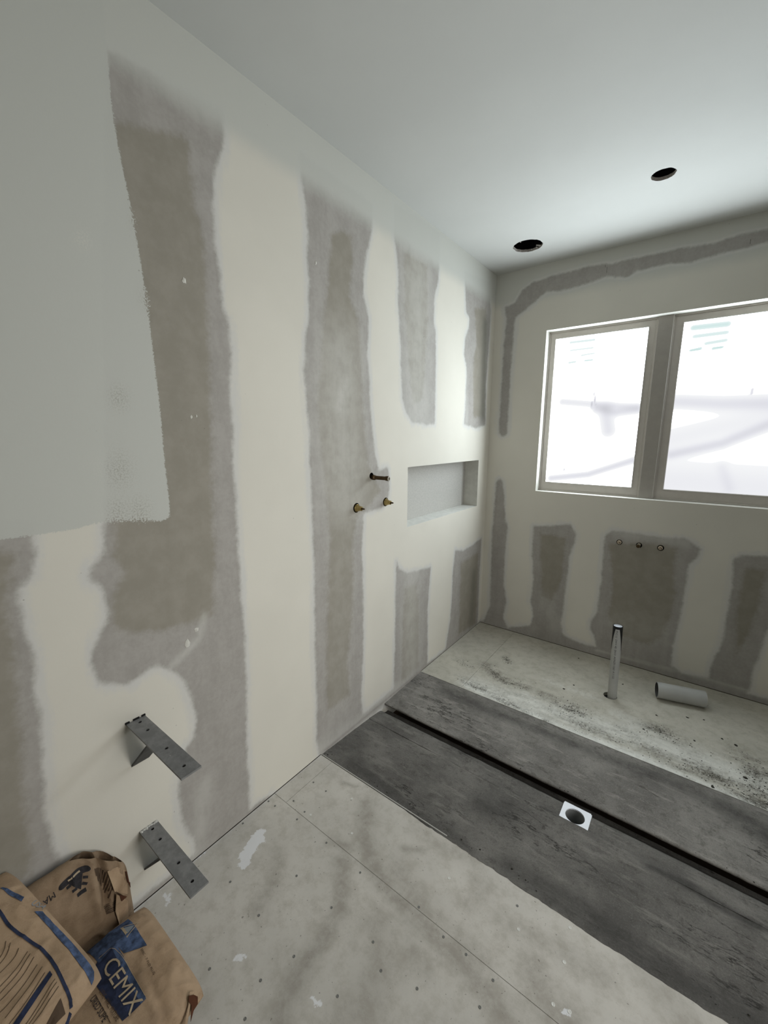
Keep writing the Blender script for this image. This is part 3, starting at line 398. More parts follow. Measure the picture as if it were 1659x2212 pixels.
# window
wi = thing('window_1', (.95, .08, 1.02), None, None); wi['kind'] = 'structure'
def ring_frame(name, x0, x1, z0, z1, wd, ya, yb, mat, bev=.0015):
    mb = MB()
    for (a, b, c, d) in ((x0, x1, z0, z0 + wd), (x0, x1, z1 - wd, z1), (x0, x0 + wd, z0 + wd, z1 - wd), (x1 - wd, x1, z0 + wd, z1 - wd)): mb.box((a, ya, c), (b, yb, d))
    return mb.obj(name, mat, wi, bevel=bev)
G = [(.3826, .8732), (1.0334, 1.5236)]; GZ = (1.0818, 1.9716)
ring_frame('sash_frame', WX0, .9172, WZ0, WZ1, .0085, .064, .13, M_FRAME); ring_frame('sash_frame', .9852, WX1, WZ0, WZ1, .0085, .064, .13, M_FRAME)
for (x0, x1), (sx0, sx1) in zip(G, ((WX0, .9172), (.9852, WX1))):
    mb = MB()
    mb.box((sx0 + .0085, .070, WZ0 + .0085), (sx1 - .0085, .12, GZ[0] - .004)); mb.box((sx0 + .0085, .070, GZ[1] + .004), (sx1 - .0085, .12, WZ1 - .0085))
    mb.box((sx0 + .0085, .070, GZ[0] - .004), (x0 - .004, .12, GZ[1] + .004)); mb.box((x1 + .004, .070, GZ[0] - .004), (sx1 - .0085, .12, GZ[1] + .004))
    mb.obj('sash', M_FRAME, wi)
    ring_frame('glazing_bead', x0 - .004, x1 + .004, GZ[0] - .004, GZ[1] + .004, .004, .066, .10, M_BEAD, .001)
    V, F, _ = panel2d(x0, x1, GZ[0], GZ[1], .0075)
    nv = len(V); p = obj('pane', [(a, .085, b) for a, b in V], F, [M_PANE], wi); P = np.array(V)
    lum = np.full(nv, 1.0)
    mark = np.zeros(nv)
    for pts, wd, amp in DATA['W_band']: mark = 1 - (1 - mark) * (1 - .42 * amp * strokes(P, [[pts, wd * 1.25, 1.0]]))
    gr = np.zeros(nv)
    for pts, wd, amp in DATA['W_green']: gr = np.maximum(gr, amp * strokes(P, [[pts, wd * 1.2, 1.0]]))
    attr(p, 'lum', np.clip(lum - mark - gr * .24, 0.2, 1)); attr(p, 'green', np.clip(gr * 1.5, 0, 1))
mb = MB(); mb.box((.9172, .052, WZ0), (.9852, .11, WZ1)); mb.obj('mullion', M_MULL, wi, bevel=.001)
mb = MB(); mb.box((.9846, .050, WZ0), (.9862, .07, WZ1)); mb.obj('mullion_edge', M_BEAD, wi)
# outside wall face closing the cavity around the frame
mb = MB(); mb.box((-.2, .2, -.2), (ROOM_X + .2, .22, WZ0)); mb.box((-.2, .2, WZ1), (ROOM_X + .2, .22, 2.7)); mb.box((-.2, .2, WZ0), (WX0, .22, WZ1)); mb.box((WX1, .2, WZ0), (ROOM_X + .2, .22, WZ1)); mb.obj('outer_skin', M_PLAIN, wb)

# floor: sub-floor with fibre-cement sheets screwed down on it
SY0, SY1 = -1.648, -.832
mb = MB(); mb.box((-.05, SY1, -.10), (ROOM_X, .05, -.02)); mb.box((-.05, ROOM_Y - .3, -.10), (ROOM_X, SY0 - .004, -.02)); mb.box((-.05, ROOM_Y - .3, -.2), (ROOM_X, .05, -.16))
fl = mb.obj('floor', M_PLATE); tag(fl, kind='structure')
def sheet(x0, x1, y0, y1, step, mat, circs=(), rear=False):
    V, F, RG = panel2d(x0, x1, y0, y1, step, [], circs); P = np.array(V); nv = len(V)
    vs = [(a, b, 0) for a, b in V]; fs = list(F)
    vs += [(x0, y0, 0), (x1, y0, 0), (x1, y1, 0), (x0, y1, 0), (x0, y0, -.019), (x1, y0, -.019), (x1, y1, -.019), (x0, y1, -.019)]
    fs += [(nv, nv + 4, nv + 5, nv + 1), (nv + 1, nv + 5, nv + 6, nv + 2), (nv + 2, nv + 6, nv + 7, nv + 3), (nv + 3, nv + 7, nv + 4, nv)]
    for r in RG:
        b = len(vs); N = len(r); vs += [(*V[i], -.019) for i in r]; fs += [(r[k], r[(k + 1) % N], b + (k + 1) % N, b + k) for k in range(N)]
    o = obj('fibre_cement_sheet', vs, fs, [mat], fl); P = np.array([(v[0], v[1]) for v in vs])
    attr(o, 'dark', strokes(P, DATA['R_dust' if rear else 'F_dark'])); attr(o, 'white', strokes(P, DATA['R_white' if rear else 'F_white']))
    return o
g = .0007
sheet(0, .067 - g, -1.901 + g, SY0 - .004, .02, M_SHEET)
sheet(.067 + g, ROOM_X, -1.901 + g, SY0 - .004, .014, M_SHEET)
sheet(0, ROOM_X, ROOM_Y - .3, -1.901 - g, .016, M_SHEET)
PH = (.936, -.4085, .033)
sheet(0, .2629 - g, SY1, 0, .012, M_SHEETR, rear=True)
sheet(.2629 + g, ROOM_X, SY1, 0, .010, M_SHEETR, [PH], True)
def screw(x, y, m, r):
    mb = MB(); mb.lathe((x, y, -.0005), (0, 0, 1), [(r, 0), (r, .0010), (r * .8, .0014), (r * .3, .0008), (.0001, .0008)], 14); mb.obj('screw_head', m, fl, True)
for x, y in DATA['screw_dark']: screw(x, y, M_SCREWD, .0036)
for x, y in DATA['screw_light']: screw(x, y, M_SCREWL, .0045)
mb = MB(); mb.box((0, SY0 - .001, -.03), (.62, SY0 + .0028, .0012)); o = mb.obj('trim_1', M_TRIM); tag(o, kind='structure')

# ------------------------------------------------------------------ shower bed: mortar screed with a channel
def fbm(x, y, s, seed=0.0): return noise.fractal(Vector((x * s + seed, y * s, seed)), 1.0, 2.1, 4)
STEP_Y, TR_Y = -1.1905, -1.300
ts = thing('shower_screed', (1.1, -1.24, -.03), 'dark grey mortar screed bed falling to a dark drain channel across the floor', 'screed')
def slab(name, ys, zf, yf, mat, skirt_lo=None, rects=()):
    xs = list(np.arange(0, ROOM_X + .001, .012)); sp = [q for r in rects for q in r[:2]]
    xs = sorted(set([x for x in xs if all(abs(x - q) > .004 for q in sp)] + sp)); nx = len(xs)
    vs = []; fs = []
    for j, y in enumerate(ys):
        for x in xs:
            yy = yf(x, y, j); vs.append((x, yy, zf(x, yy, j)))
    for j in range(len(ys) - 1):
        for i in range(nx - 1):
            cx = (xs[i] + xs[i + 1]) / 2; cy = (ys[j] + ys[j + 1]) / 2
            if any(r[0] < cx < r[1] and min(r[2:]) < cy < max(r[2:]) for r in rects): continue
            k = j * nx + i; fs.append((k, k + nx, k + nx + 1, k + 1))
    o = obj(name, vs, fs, [mat], ts, True); P = np.array([(v[0], v[1]) for v in vs]); attr(o, 'dark', strokes(P, DATA['S_dark'] + ([[[[-.1, -1.196], [2.4, -1.196]], .017, 1.0]] if name == 'channel_bed' else []))); return o  # channel bed gets an extra stroke: shade below the step painted into its colour
# far slab, its lip overhanging the channel
n1 = 34; ys = [SY1 + .002] * 1 + list(np.linspace(SY1, STEP_Y, n1)) + [STEP_Y - .0005, STEP_Y + .001, STEP_Y + .02]
def zf1(x, y, j):
    if j == 0: return -.02
    if j <= n1: return -.0015 - .008 * (SY1 - y) / (SY1 - STEP_Y) + .0016 * fbm(x, y, 9) + (.0006 * fbm(x, y, 60))
    return {n1 + 1: -.0125, n1 + 2: -.018, n1 + 3: -.0185}[j]
def yf1(x, y, j):
    if j in (0, 1): return y + .0035 * fbm(x, 3, 14) + .002 * fbm(x, 9, 60)
    if j >= n1: return y + .0025 * fbm(x, 5, 7) + .0012 * fbm(x, 5, 50)
    return y
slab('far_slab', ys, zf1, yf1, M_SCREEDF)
# channel bed
ys = [STEP_Y + .03, STEP_Y + .012, STEP_Y - .002, STEP_Y - .012, -1.214, -1.227, -1.245, -1.265, -1.285, -1.299, TR_Y - .012, TR_Y - .02]
DH = (.917, .989, -1.299, -1.227)
def zf2(x, y, j):
    g = [-.066, -.066, -.061, -.052, -.042, -.035, -.033, -.032, -.031, -.030, -.030, -.030][j]
    near = max(abs(x - .954) - .05, 0)
    rise = .0085 * min(1, near / .25) * max(0, (STEP_Y - y) / .11)
    return g + rise + .0014 * fbm(x, y, 22, 4.0)
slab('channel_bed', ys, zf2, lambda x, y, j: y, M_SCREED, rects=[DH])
# near slab
n3 = 36; ys = [TR_Y + .001, TR_Y] + list(np.linspace(TR_Y - .004, SY0, n3)) + [SY0 - .004]
def zf3(x, y, j):
    if j == 0: return -.031
    near = max(abs(x - .954) - .05, 0); t = min(1, max(0, (TR_Y - y) / (TR_Y - SY0)))
    base = -.0235 + .0225 * t ** .8
    if j == 1: base -= .0012
    if j >= n3 + 1:
        if x < .25: return -.001 if j == n3 + 1 else -.012
        return .0012 if j == n3 + 1 else .0003
    return base + .0018 * fbm(x, y, 8, 2.0) + .0008 * fbm(x, y, 55, 3.0)
def yf3(x, y, j):
    if j <= 2: return y + .003 * fbm(x, 2, 9) + .0015 * fbm(x, 2, 45)
    if j >= n3 + 1:
        k = min(1, max(0, (x - .22) / .35)); off = -.006 * k + .008 * k * fbm(x, 7, 6) + .0035 * k * fbm(x, 7, 40)
        return y + .004 * (1 - k) + off
    return y
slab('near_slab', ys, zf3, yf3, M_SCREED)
# crumbs along the edges of the screed
rnd = random.Random(5)
def lump(mb, x, y, z, r, fl_=.6):
    pts = []; n = 6
    for k in range(n):
        a = 2 * math.pi * k / n + rnd.random() * .5; q = r * (.6 + .6 * rnd.random()); pts.append((x + math.cos(a) * q, y + math.sin(a) * q, z))
    pts.append((x + (rnd.random() - .5) * r * .5, y + (rnd.random() - .5) * r * .5, z + r * fl_)); mb.add(pts, [(k, (k + 1) % n, n) for k in range(n)])
mb = MB()
for k in range(260):
    x = rnd.random() ** .9 * 2.2
    if rnd.random() < .4: y = SY1 - .004 - abs(rnd.gauss(0, .006)); z = -.003
    elif rnd.random() < .5: y = STEP_Y + .003 + abs(rnd.gauss(0, .004)); z = -.010
    else: y = SY0 + .012 + abs(rnd.gauss(0, .01)); z = -.002
    lump(mb, x, y, z, .0010 + .0030 * rnd.random() ** 2.5)
o = mb.obj('mortar_crumb', M_STEP, ts); o['kind'] = 'stuff'
mb = MB()
for pts, wd, amp in DATA['R_dust']:
    q = np.array(pts)
    for k in range(int(110 * amp)):
        i = rnd.randrange(len(q) - 1); t = rnd.random(); c = q[i] * (1 - t) + q[i + 1] * t + np.array([rnd.gauss(0, wd * .8), rnd.gauss(0, wd * .6)])
        if c[1] > -.03 or c[1] < SY1 + .01: continue
        lump(mb, c[0], c[1], 0, .0012 + .0025 * rnd.random() ** 2, .5)
for x, y in DATA['chips']: lump(mb, x, y, 0, .0055 + .003 * rnd.random(), .45)
o = mb.obj('mortar_debris', M_CHIP); tag(o, 'dark mortar crumbs scattered over the dusty rear floor sheets', 'debris', kind='stuff')

# floor drain in the channel
dx, dy = .953, -1.263
td = thing('floor_drain', (dx, dy, -.03), 'square white plastic floor drain half buried at the channel edge', 'drain')
V, F, RG = panel2d(.9045, 1.0035, -1.318, -1.2205, .03, [], [(dx, dy, .0335)]); N = len(RG[0]); mb = MB()
zt = -.0285; nv = len(V); vs = [(a, b, zt) for a, b in V] + [(*V[i], zt - .006) for i in RG[0]]
fs = list(F) + [(RG[0][k], RG[0][(k + 1) % N], nv + (k + 1) % N, nv + k) for k in range(N)]
b = len(vs); c4 = [(.9045, -1.318), (1.0035, -1.318), (1.0035, -1.2205), (.9045, -1.2205)]; vs += [(*p, zt) for p in c4] + [(*p, zt - .02) for p in c4]
fs += [(b + k, b + 4 + k, b + 4 + (k + 1) % 4, b + (k + 1) % 4) for k in range(4)]; mb.add(vs, fs); mb.obj('drain_plate', M_DRAINW, td)
mb = MB(); mb.lathe((dx, dy, zt - .004), (0, 0, -1), [(.0365, 0), (.0335, 0), (.0332, .095), (.0001, .095)], 36); mb.obj('drain_pipe', M_DRAINP, td, True)
mb = MB(); mb.lathe((dx + .008, dy - .004, zt - .098), (0, 0, 1), [(.02, 0), (.02, .03), (.017, .03), (.017, 0)], 24); mb.obj('trap_outlet', M_DRAINP, td, True)

# ------------------------------------------------------------------ waste pipe standing in the floor
def text_mesh(body, size):
    cu = bpy.data.curves.new('t', 'FONT'); cu.body = body; cu.size = size; cu.resolution_u = 3; cu.fill_mode = 'BOTH'
    o = bpy.data.objects.new('t', cu); COL.objects.link(o); bpy.context.view_layer.update()
    me = bpy.data.meshes.new_from_object(o.evaluated_get(bpy.context.evaluated_depsgraph_get()))
    v = [tuple(p.co)[:2] for p in me.vertices]; f = [tuple(p.vertices) for p in me.polygons]
    bpy.data.objects.remove(o); bpy.data.curves.remove(cu); bpy.data.meshes.remove(me); return v, f
pb = Vector((.946, -.4085, -.05)); ptop = Vector((.936, -.410, .405)); ax = (ptop - pb).normalized(); PL = (ptop - pb).length; PR = .0222
tp = thing('waste_pipe', (.946, -.4085, 0), 'upright grey-white PVC waste pipe taped black at its capped top', 'pipe')
mb = MB(); mb.lathe(pb, ax, [(PR, 0), (PR, PL), (PR - .003, PL), (PR - .003, PL - .04)], 40); mb.obj('pipe', M_PVC, tp, True)
mb = MB(); mb.lathe(pb, ax, [(PR - .003, PL - .012), (PR - .003, PL - .0015), (PR - .006, PL - .001), (PR - .008, PL - .005), (.0001, PL - .005)], 36)
mb.obj('pipe_plug', M_CAPBLUE, tp, True)
tvec = Vector((c_[0], c_[1], 0)) - Vector((pb.x, pb.y, 0)); tvec.normalize(); t1 = (tvec - ax * tvec.dot(ax)).normalized(); t2 = ax.cross(t1)
def on_pipe(ang, h, r=PR + .0006): return pb + ax * h + (t1 * math.cos(ang) + t2 * math.sin(ang)) * r
# black tape folded over the end, parted in a tapering gap towards the room
mb = MB(); NA = 60; NH = 14; vs = []; TL = .135
for i in range(NH + 1):
    h = PL + .0005 - TL * i / NH; half = .30 + 1.05 * (i / NH) ** .9; lo = half; hi = 2 * math.pi - half
    for k in range(NA + 1):
        a = lo + (hi - lo) * k / NA; vs.append(on_pipe(a, h, PR + .0011))
mb.add(vs, [(i * (NA + 1) + k, i * (NA + 1) + k + 1, (i + 1) * (NA + 1) + k + 1, (i + 1) * (NA + 1) + k) for i in range(NH) for k in range(NA)])
mb.lathe(pb, ax, [(PR + .0010, PL - .012), (PR + .0012, PL + .0006), (PR - .0022, PL + .0008), (PR - .003, PL - .003)], 48)
mb.obj('black_tape', M_TAPE, tp, True)
v, f = text_mesh('PVC-U  DWV 40  SN10  AS/NZS 1260  4 11:52', .0125); L0 = max(p[0] for p in v); sc = .27 / L0
mb = MB(); mb.add([on_pipe((p[1] - .0045) / PR - .10, PL - .020 - p[0] * sc, PR + .0005) for p in v], f); mb.obj('printed_line', M_INK, tp)
mb = MB(); mb.lathe((.936, -.4085, -.0195), (0, 0, 1), [(.06, 0), (.0001, 0)], 24); mb.obj('floor_hole', M_HOLE, fl)

# loose offcut of pipe
a = Vector((1.132, -.267, .0412)); b = Vector((1.338, -.214, .0412)); ax2 = (b - a).normalized(); L2 = (b - a).length
to = thing('pipe_offcut', (1.235, -.24, 0), 'short loose offcut of grey-white PVC pipe lying on the floor near the wall', 'pipe')
mb = MB(); mb.lathe(a, ax2, [(.0375, 0), (.041, 0), (.041, L2), (.0375, L2), ], 48); mb.obj('pipe_wall', M_PVC, to, True)
mb = MB(); mb.lathe(a, ax2, [(.0375, .0), (.0375, L2)], 48); mb.obj('pipe_bore', M_PVCIN, to, True)

# ------------------------------------------------------------------ brass fittings
tsx = thing('shower_outlet', (0, -1.294, 1.197), 'aged bronze capped pipe stub sticking out above two brass valves', 'pipe')
mb = MB(); mb.lathe((-.02, -1.289, 1.190), (1, 0, 0), [(.0095, 0), (.0095, .024), (.0118, .025), (.0118, .036), (.0088, .038), (.0088, .100)], 28); mb.obj('pipe', M_BRONZE, tsx, True)
mb = MB(); mb.lathe((.079, -1.289, 1.190), (1, 0, 0), [(.0088, 0), (.0108, .0005), (.0112, .014), (.0104, .016)], 28); mb.obj('end_cap', M_BRONZE, tsx, True)
mb = MB(); mb.lathe((.079, -1.289, 1.190), (1, 0, 0), [(.0104, .016), (.0060, .0163), (.0058, .0135), (.0001, .0135)], 28); mb.obj('cap_face', M_CAPDULL, tsx, True)
def valve(loc, label):
    t = thing('tap_valve', loc, label, 'valve', 'brass shower valves')
    x, y, z = loc
    mb = MB(); mb.lathe((-.02, y, z), (1, 0, 0), [(.0175, 0), (.0175, .022), (.0165, .026), (.0110, .041), (.0098, .043)], 6); mb.lathe((-.02, y, z), (1, 0, 0), [(.0178, .014), (.0178, .024), (.0168, .0245)], 28); mb.obj('valve_body', M_BRASS, t, False, .0008)
    mb = MB(); mb.lathe((.022, y, z), (1, 0, 0), [(.0098, 0), (.0098, .007), (.0088, .008), (.004, .0082)], 28); mb.obj('gland_nut', M_BRASS, t, True)
    mb = MB(); mb.lathe((.030, y, z), (1, 0, 0), [(.0036, 0), (.0036, .013), (.0030, .0145), (.0001, .0145)], 16); mb.obj('spindle', M_BRONZE, t, True)
valve((0, -1.3985, 1.063), 'brass shower valve with spindle, farther from the niche, below the pipe stub')
valve((0, -1.186, 1.063), 'brass shower valve with spindle, closer to the niche')
def bvalve(x, z, label):
    t = thing('tap_valve', (x, 0, z), label, 'valve', 'valves on the back wall')
    mb = MB(); mb.lathe((x, .02, z - .001), (0, -1, 0), [(.0118, 0), (.0118, .020), (.0108, .024), (.0065, .030), (.006, .031)], 26); mb.obj('valve_body', M_CAPW, t, True)
    mb = MB(); mb.lathe((x, -.009, z - .001), (0, -1, 0), [(.0066, 0), (.0066, .004), (.0042, .005)], 20); mb.obj('gland_nut', M_BRONZE, t, True)
    mb = MB(); mb.lathe((x, -.013, z - .001), (0, -1, 0), [(.0036, 0), (.0034, .009), (.0001, .0095)], 16); mb.obj('spindle', M_CAPW, t, True)
bvalve(BT[0][0] - .0005, BT[0][1], 'small pale valve in a round hole, closest to the corner on the back wall')
bvalve(BT[2][0] - .001, BT[2][1], 'small pale valve in a round hole, farthest from the corner on the back wall')
x, z = BT[1][0], BT[1][1]
t = thing('bath_outlet', (x, 0, z), 'short capped pipe outlet between two small valves on the back wall', 'pipe')
mb = MB(); mb.lathe((x - .001, .02, z + .001), (0, -1, 0), [(.0095, 0), (.0095, .052), (.0088, .0525)], 26); mb.obj('pipe', M_CAPW, t, True)
mb = MB(); mb.lathe((x - .001, -.020, z + .001), (0, -1, 0), [(.0095, 0), (.0105, .0005), (.0105, .014), (.0098, .015)], 26); mb.obj('collar', M_CAPDULL, t, True)
mb = MB(); mb.lathe((x - .001, -.035, z + .001), (0, -1, 0), [(.0098, 0), (.0001, .0004)], 26); mb.obj('end_cap', M_BRONZE, t, True)

# ------------------------------------------------------------------ steel brackets on the left wall
def bracket(z, ln, label, low):
    t = thing('steel_bracket', (0, -2.347, z), label, 'bracket', 'steel vanity brackets')
    y0, y1, th = -2.3715, -2.3225, .005; hc = [(.021, -2.344, .0045), (.0705, -2.3452, .0045), (.178, -2.3462, .0045), (ln - .034, -2.348, .0045)]
    V, F, RG = panel2d(0, ln, y0, y1, .03, [], hc); nv = len(V)
    vs = [(a, b, z) for a, b in V] + [(a, b, z - th) for a, b in V]; fs = list(F) + [tuple(i + nv for i in reversed(q)) for q in F]
    for r in RG:
        N = len(r); fs += [(r[k], r[(k + 1) % N], r[(k + 1) % N] + nv, r[k] + nv) for k in range(N)]
    b = len(vs); c4 = [(0, y0), (ln, y0), (ln, y1), (0, y1)]; vs += [(*p, z) for p in c4] + [(*p, z - th) for p in c4]
    fs += [(b + k, b + 4 + k, b + 4 + (k + 1) % 4, b + (k + 1) % 4) for k in range(4)]
    mb = MB(); mb.add(vs, fs); mb.obj('arm_plate', M_STEEL, t)
    for (a, b_, r_) in hc:
        mb = MB(); mb.lathe((a, b_, z - .0035), (0, 0, -1), [(r_ + .001, 0), (.0001, 0)], 20); mb.obj('bolt_hole', M_HOLE, t)  # near-black disc plugs the hole, painting in the shade seen through it
    # diagonal brace from the arm down to the wall
    A = Vector((.128, 0, z - th)); B = Vector((0, 0, z - .137)); d = (A - B).normalized(); nrm = Vector((-d.z, 0, d.x)) * .005
    mb = MB(); q = []
    for p in (B, A):
        for yy in (y0 + .001, y1 - .001): q += [(p.x, yy, p.z), (p.x + nrm.x, yy, p.z + nrm.z)]
    mb.add(q, [(0, 1, 3, 2), (4, 6, 7, 5), (0, 4, 5, 1), (2, 3, 7, 6), (1, 5, 7, 3), (0, 2, 6, 4)]); mb.obj('brace', M_STEELD, t)
    if low:
        mb = MB()
        for k in range(7):
            yy = y0 + .004 + k * .0068; lump(mb, .004 + rnd.random() * .004, yy, z + .0002, .004 + .004 * rnd.random(), .2)
        mb.obj('plaster_smear', M_SMEAR, t)
    else:
        for (u0, u1) in ((-.002, .009), (.018, .034), (.040, .050)):
            mb = MB(); mb.box((.0, y0 + u0, z - .001), (.003, y0 + u1, z + .0045)); mb.obj('weld_tab', M_HOLE, t)
rnd = random.Random(9)
bracket(.5925, .303, 'upper dark steel wall bracket with four holes and a diagonal brace', False)
bracket(.2415, .2865, 'lower dark steel wall bracket with plaster smears, beside the paper sacks', True)

# ------------------------------------------------------------------ paper sacks
def prof(a): return max(0.0, 1 - abs(a) ** 4.2) ** .55
class Sack:
    def __init__(s, key, seed, wr=1.0):
        b = DATA['bags'][key]; s.o = Vector(b['o']); s.U = Vector(b['U']); s.V = Vector(b['V']); s.N = s.U.cross(s.V); s.W = b['W']; s.L = b['L']; s.T = b['T']; s.seed = seed; s.wr = wr; s.creases = []; s.taper = 0
    def h(s, u, v, side=1):
        a, b = 2 * u / s.W, 2 * v / s.L; a = max(-1, min(1, a)); b = max(-1, min(1, b)); k = prof(a) * prof(b)
        base = s.T / 2 * k
        w_ = .006 * noise.fractal(Vector((u * 9 + s.seed, v * 9, side)), 1, 2, 3) + .0030 * (1 - abs(noise.noise(Vector((u * 19 + s.seed, v * 13, side))))) ** 5 + .0007 * (1 - abs(noise.noise(Vector((u * 44, v * 31 + s.seed, side))))) ** 4
        e = max(abs(a), abs(b)); w_ += .004 * max(0, e - .75) / .25 * noise.noise(Vector((u * 55, v * 55, s.seed)))
        for (p0, p1, wd, am) in s.creases:
            d = Vector(p1) - Vector(p0); q = Vector((u, v)) - Vector(p0); t = max(0, min(1, q.dot(d) / d.dot(d))); dd = (q - d * t).length
            w_ += am * math.exp(-(dd / wd) ** 2) / s.wr * (math.sin(math.pi * min(1, max(0, .12 + t * .8))))
        return base + w_ * s.wr * min(1, k * 2)
    def pt(s, u, v, off=0.0, side=1):
        a, b = 2 * u / s.W, 2 * v / s.L
        if s.taper and u > s.taper: v = v - (v + s.L / 2) * .30 * ((u - s.taper) / (s.W / 2 - s.taper)) ** 1.7
        sh = 1 - .035 * min(1.2, abs(b)) ** 8; sv = 1 - .03 * min(1.2, abs(a)) ** 8
        p = s.o + s.U * (u * sh) + s.V * (v * sv) + s.N * (side * s.h(u, v, side) + off)
        if p.z < .0015: p.z = .0015 + .02 * min(.03, max(0, off))
        if p.x < .004: p.x = .004
        return p
    def body(s, parent, mat):
        nu, nw = 120, 130; mb = MB()
        sp = lambda i, n: (lambda t: math.copysign(1 - (1 - abs(t)) ** 1.7, t))(2 * i / n - 1)
        for side in (1, -1):
            vs = [s.pt(sp(i, nu) * s.W / 2, sp(j, nw) * s.L / 2, 0, side) for j in range(nw + 1) for i in range(nu + 1)]
            fs = [(j * (nu + 1) + i, j * (nu + 1) + i + 1, (j + 1) * (nu + 1) + i + 1, (j + 1) * (nu + 1) + i) for j in range(nw) for i in range(nu)]
            if side < 0: fs = [tuple(reversed(f)) for f in fs]
            mb.add(vs, fs)
        o = mb.obj('sack_body', mat, parent, True); bm = bmesh.new(); bm.from_mesh(o.data); bmesh.ops.remove_doubles(bm, verts=bm.verts, dist=1e-5); bm.to_mesh(o.data); bm.free(); return o
    def decal(s, name, polys, mat, parent, off=.0010, tris=None, maxl=.007):
        bm = bmesh.new()
        if tris is not None:
            vv = [bm.verts.new((p[0], p[1], 0)) for p in tris[0]]
            for f in tris[1]:
                try: bm.faces.new([vv[i] for i in f])
                except ValueError: pass
        for poly in polys:
            vv = [bm.verts.new((p[0], p[1], 0)) for p in poly]
            for t in tessellate_polygon([[Vector((p[0], p[1], 0)) for p in poly]]):
                try: bm.faces.new([vv[i] for i in t])
                except ValueError: pass
        for _ in range(5):
            es = [e for e in bm.edges if e.calc_length() > maxl]
            if not es: break
            bmesh.ops.subdivide_edges(bm, edges=es, cuts=1, use_grid_fill=False); bmesh.ops.triangulate(bm, faces=bm.faces[:])
        bm.normal_update()
        vs = [s.pt(v.co.x, v.co.y, off) for v in bm.verts]; bm.verts.index_update(); fs = [[v.index for v in f.verts] for f in bm.faces]
        bm.free(); return obj(name, vs, fs, mat, parent)
    def stroke(s, name, pts, wd, mat, parent, off=.0008):
        polys = []
        for _ in range(2 if len(pts) > 2 else 0):
            nw_ = [pts[0]]
            for p, q in zip(pts, pts[1:]): p = Vector(p); q = Vector(q); nw_ += [p.lerp(q, .25), p.lerp(q, .75)]
            pts = nw_ + [pts[-1]]
        for p, q in zip(pts, pts[1:]):
            p = Vector(p); q = Vector(q); d = q - p
            if d.length < 1e-5: continue
            n = Vector((-d.y, d.x)).normalized() * wd / 2; e = d.normalized() * wd * .3; polys.append([p - n - e, q - n + e, q + n + e, p + n - e])
        return s.decal(name, polys, mat, parent, off, None, .012)
    def text(s, name, body, p0, p1, height, mat, parent, off=.0012, flip=1, xs=1.0):
        v, f = text_mesh(body, 1.0); x1 = max(p[0] for p in v); x0 = min(p[0] for p in v); y1 = max(p[1] for p in v)
        p0 = Vector(p0); d = Vector(p1) - p0; n = Vector((-d.y, d.x)).normalized() * flip
        vv = [(lambda q: (q.x, q.y))(p0 + d * ((p[0] - x0) / (x1 - x0)) + n * (p[1] / y1 * height)) for p in v]
        return s.decal(name, [], mat, parent, off, (vv, f))
def flap(parent, sk, u0, u1, v0, v1, lift, mat_out, mat_in, name='end_flap', curl=1.0):
    """folded closing flap standing up off the sack, two plies"""
    mb = MB(); n = 10; m = 6
    for ply in (0, 1):
        vs = []
        for i in range(n + 1):
            for j in range(m + 1):
                u = u0 + (u1 - u0) * i / n; v = v0 + (v1 - v0) * j / m; t = j / m
                p = sk.pt(u, v, .001 + lift * (t ** 1.6) * (1 - .5 * abs(i / n - .5)) - ply * .0015); vs.append(p)
        fs = [(i * (m + 1) + j, (i + 1) * (m + 1) + j, (i + 1) * (m + 1) + j + 1, i * (m + 1) + j + 1) for i in range(n) for j in range(m)]
        mb.add(vs, fs, ply)
    return mb.obj(name, [mat_out, mat_in], parent, True)

# sack against the wall
sB = Sack('B', 3.1, 1.2); tB = thing('paper_sack', tuple(sB.o), 'brown paper sack with a black triangle emblem, standing against the wall behind the others', 'sack', 'mortar sacks')
sB.taper = .12
sB.creases = [((.148, .12), (.150, -.03), .011, .007), ((.170, .13), (.166, -.03), .009, -.017), ((.186, .12), (.176, -.05), .010, .006),
              ((.20, .03), (.226, -.01), .006, -.010), ((.12, -.05), (.16, -.02), .012, .005), ((.225, .12), (.20, .05), .007, -.006)]
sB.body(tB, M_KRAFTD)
(b0, b1) = DATA['B_bar']; b0 = Vector(b0); b1 = Vector(b1); d = (b1 - b0); nn = Vector((-d.y, d.x)).normalized()
caps = []
for c, sg in ((b1, 1), (b0, -1)):
    base = math.atan2(d.y, d.x) + (0 if sg > 0 else math.pi)
    caps += [(c.x + .0075 * math.cos(base + t), c.y + .0075 * math.sin(base + t)) for t in np.linspace(-math.pi / 2, math.pi / 2, 8)]
sB.decal('emblem_bar', [caps], M_BLK, tB)
q = [b0 + d * .22 + nn * -.0012, b0 + d * .80 + nn * -.0012]
for k in range(7): 
    c = b0 + d * (.26 + .07 * k); sB.stroke('emblem_letter', [c, c + d * .04], .004, M_CREAMI, tB, .0011)
sB.decal('emblem_triangle', [DATA['B_tri']], M_BLK, tB)
for p, q in DATA['B_dash']: sB.stroke('emblem_dash', [p, q], .0065 if p != DATA['B_dash'][2][0] else .010, M_BLK, tB)
pw, qw = DATA['B_word']; sB.text('brand_word', 'MA', qw, pw, .013, M_BLK, tB, flip=1)
hz = DATA['B_hatch']; hv = [Vector(p) for p in hz]
for k in range(11):
    t = k / 10; a = hv[0].lerp(hv[3], t); a = a + Vector((0, .012 * math.sin(math.pi * t))); b = hv[7].lerp(hv[5], t) + Vector((0, -.004))
    sB.stroke('fine_print', [a, a.lerp(b, .55 + .3 * math.sin(k * 2.1) ** 2)], .0022, M_BRN, tB, .0010)
bp = [Vector(p) for p in DATA['B_print']]
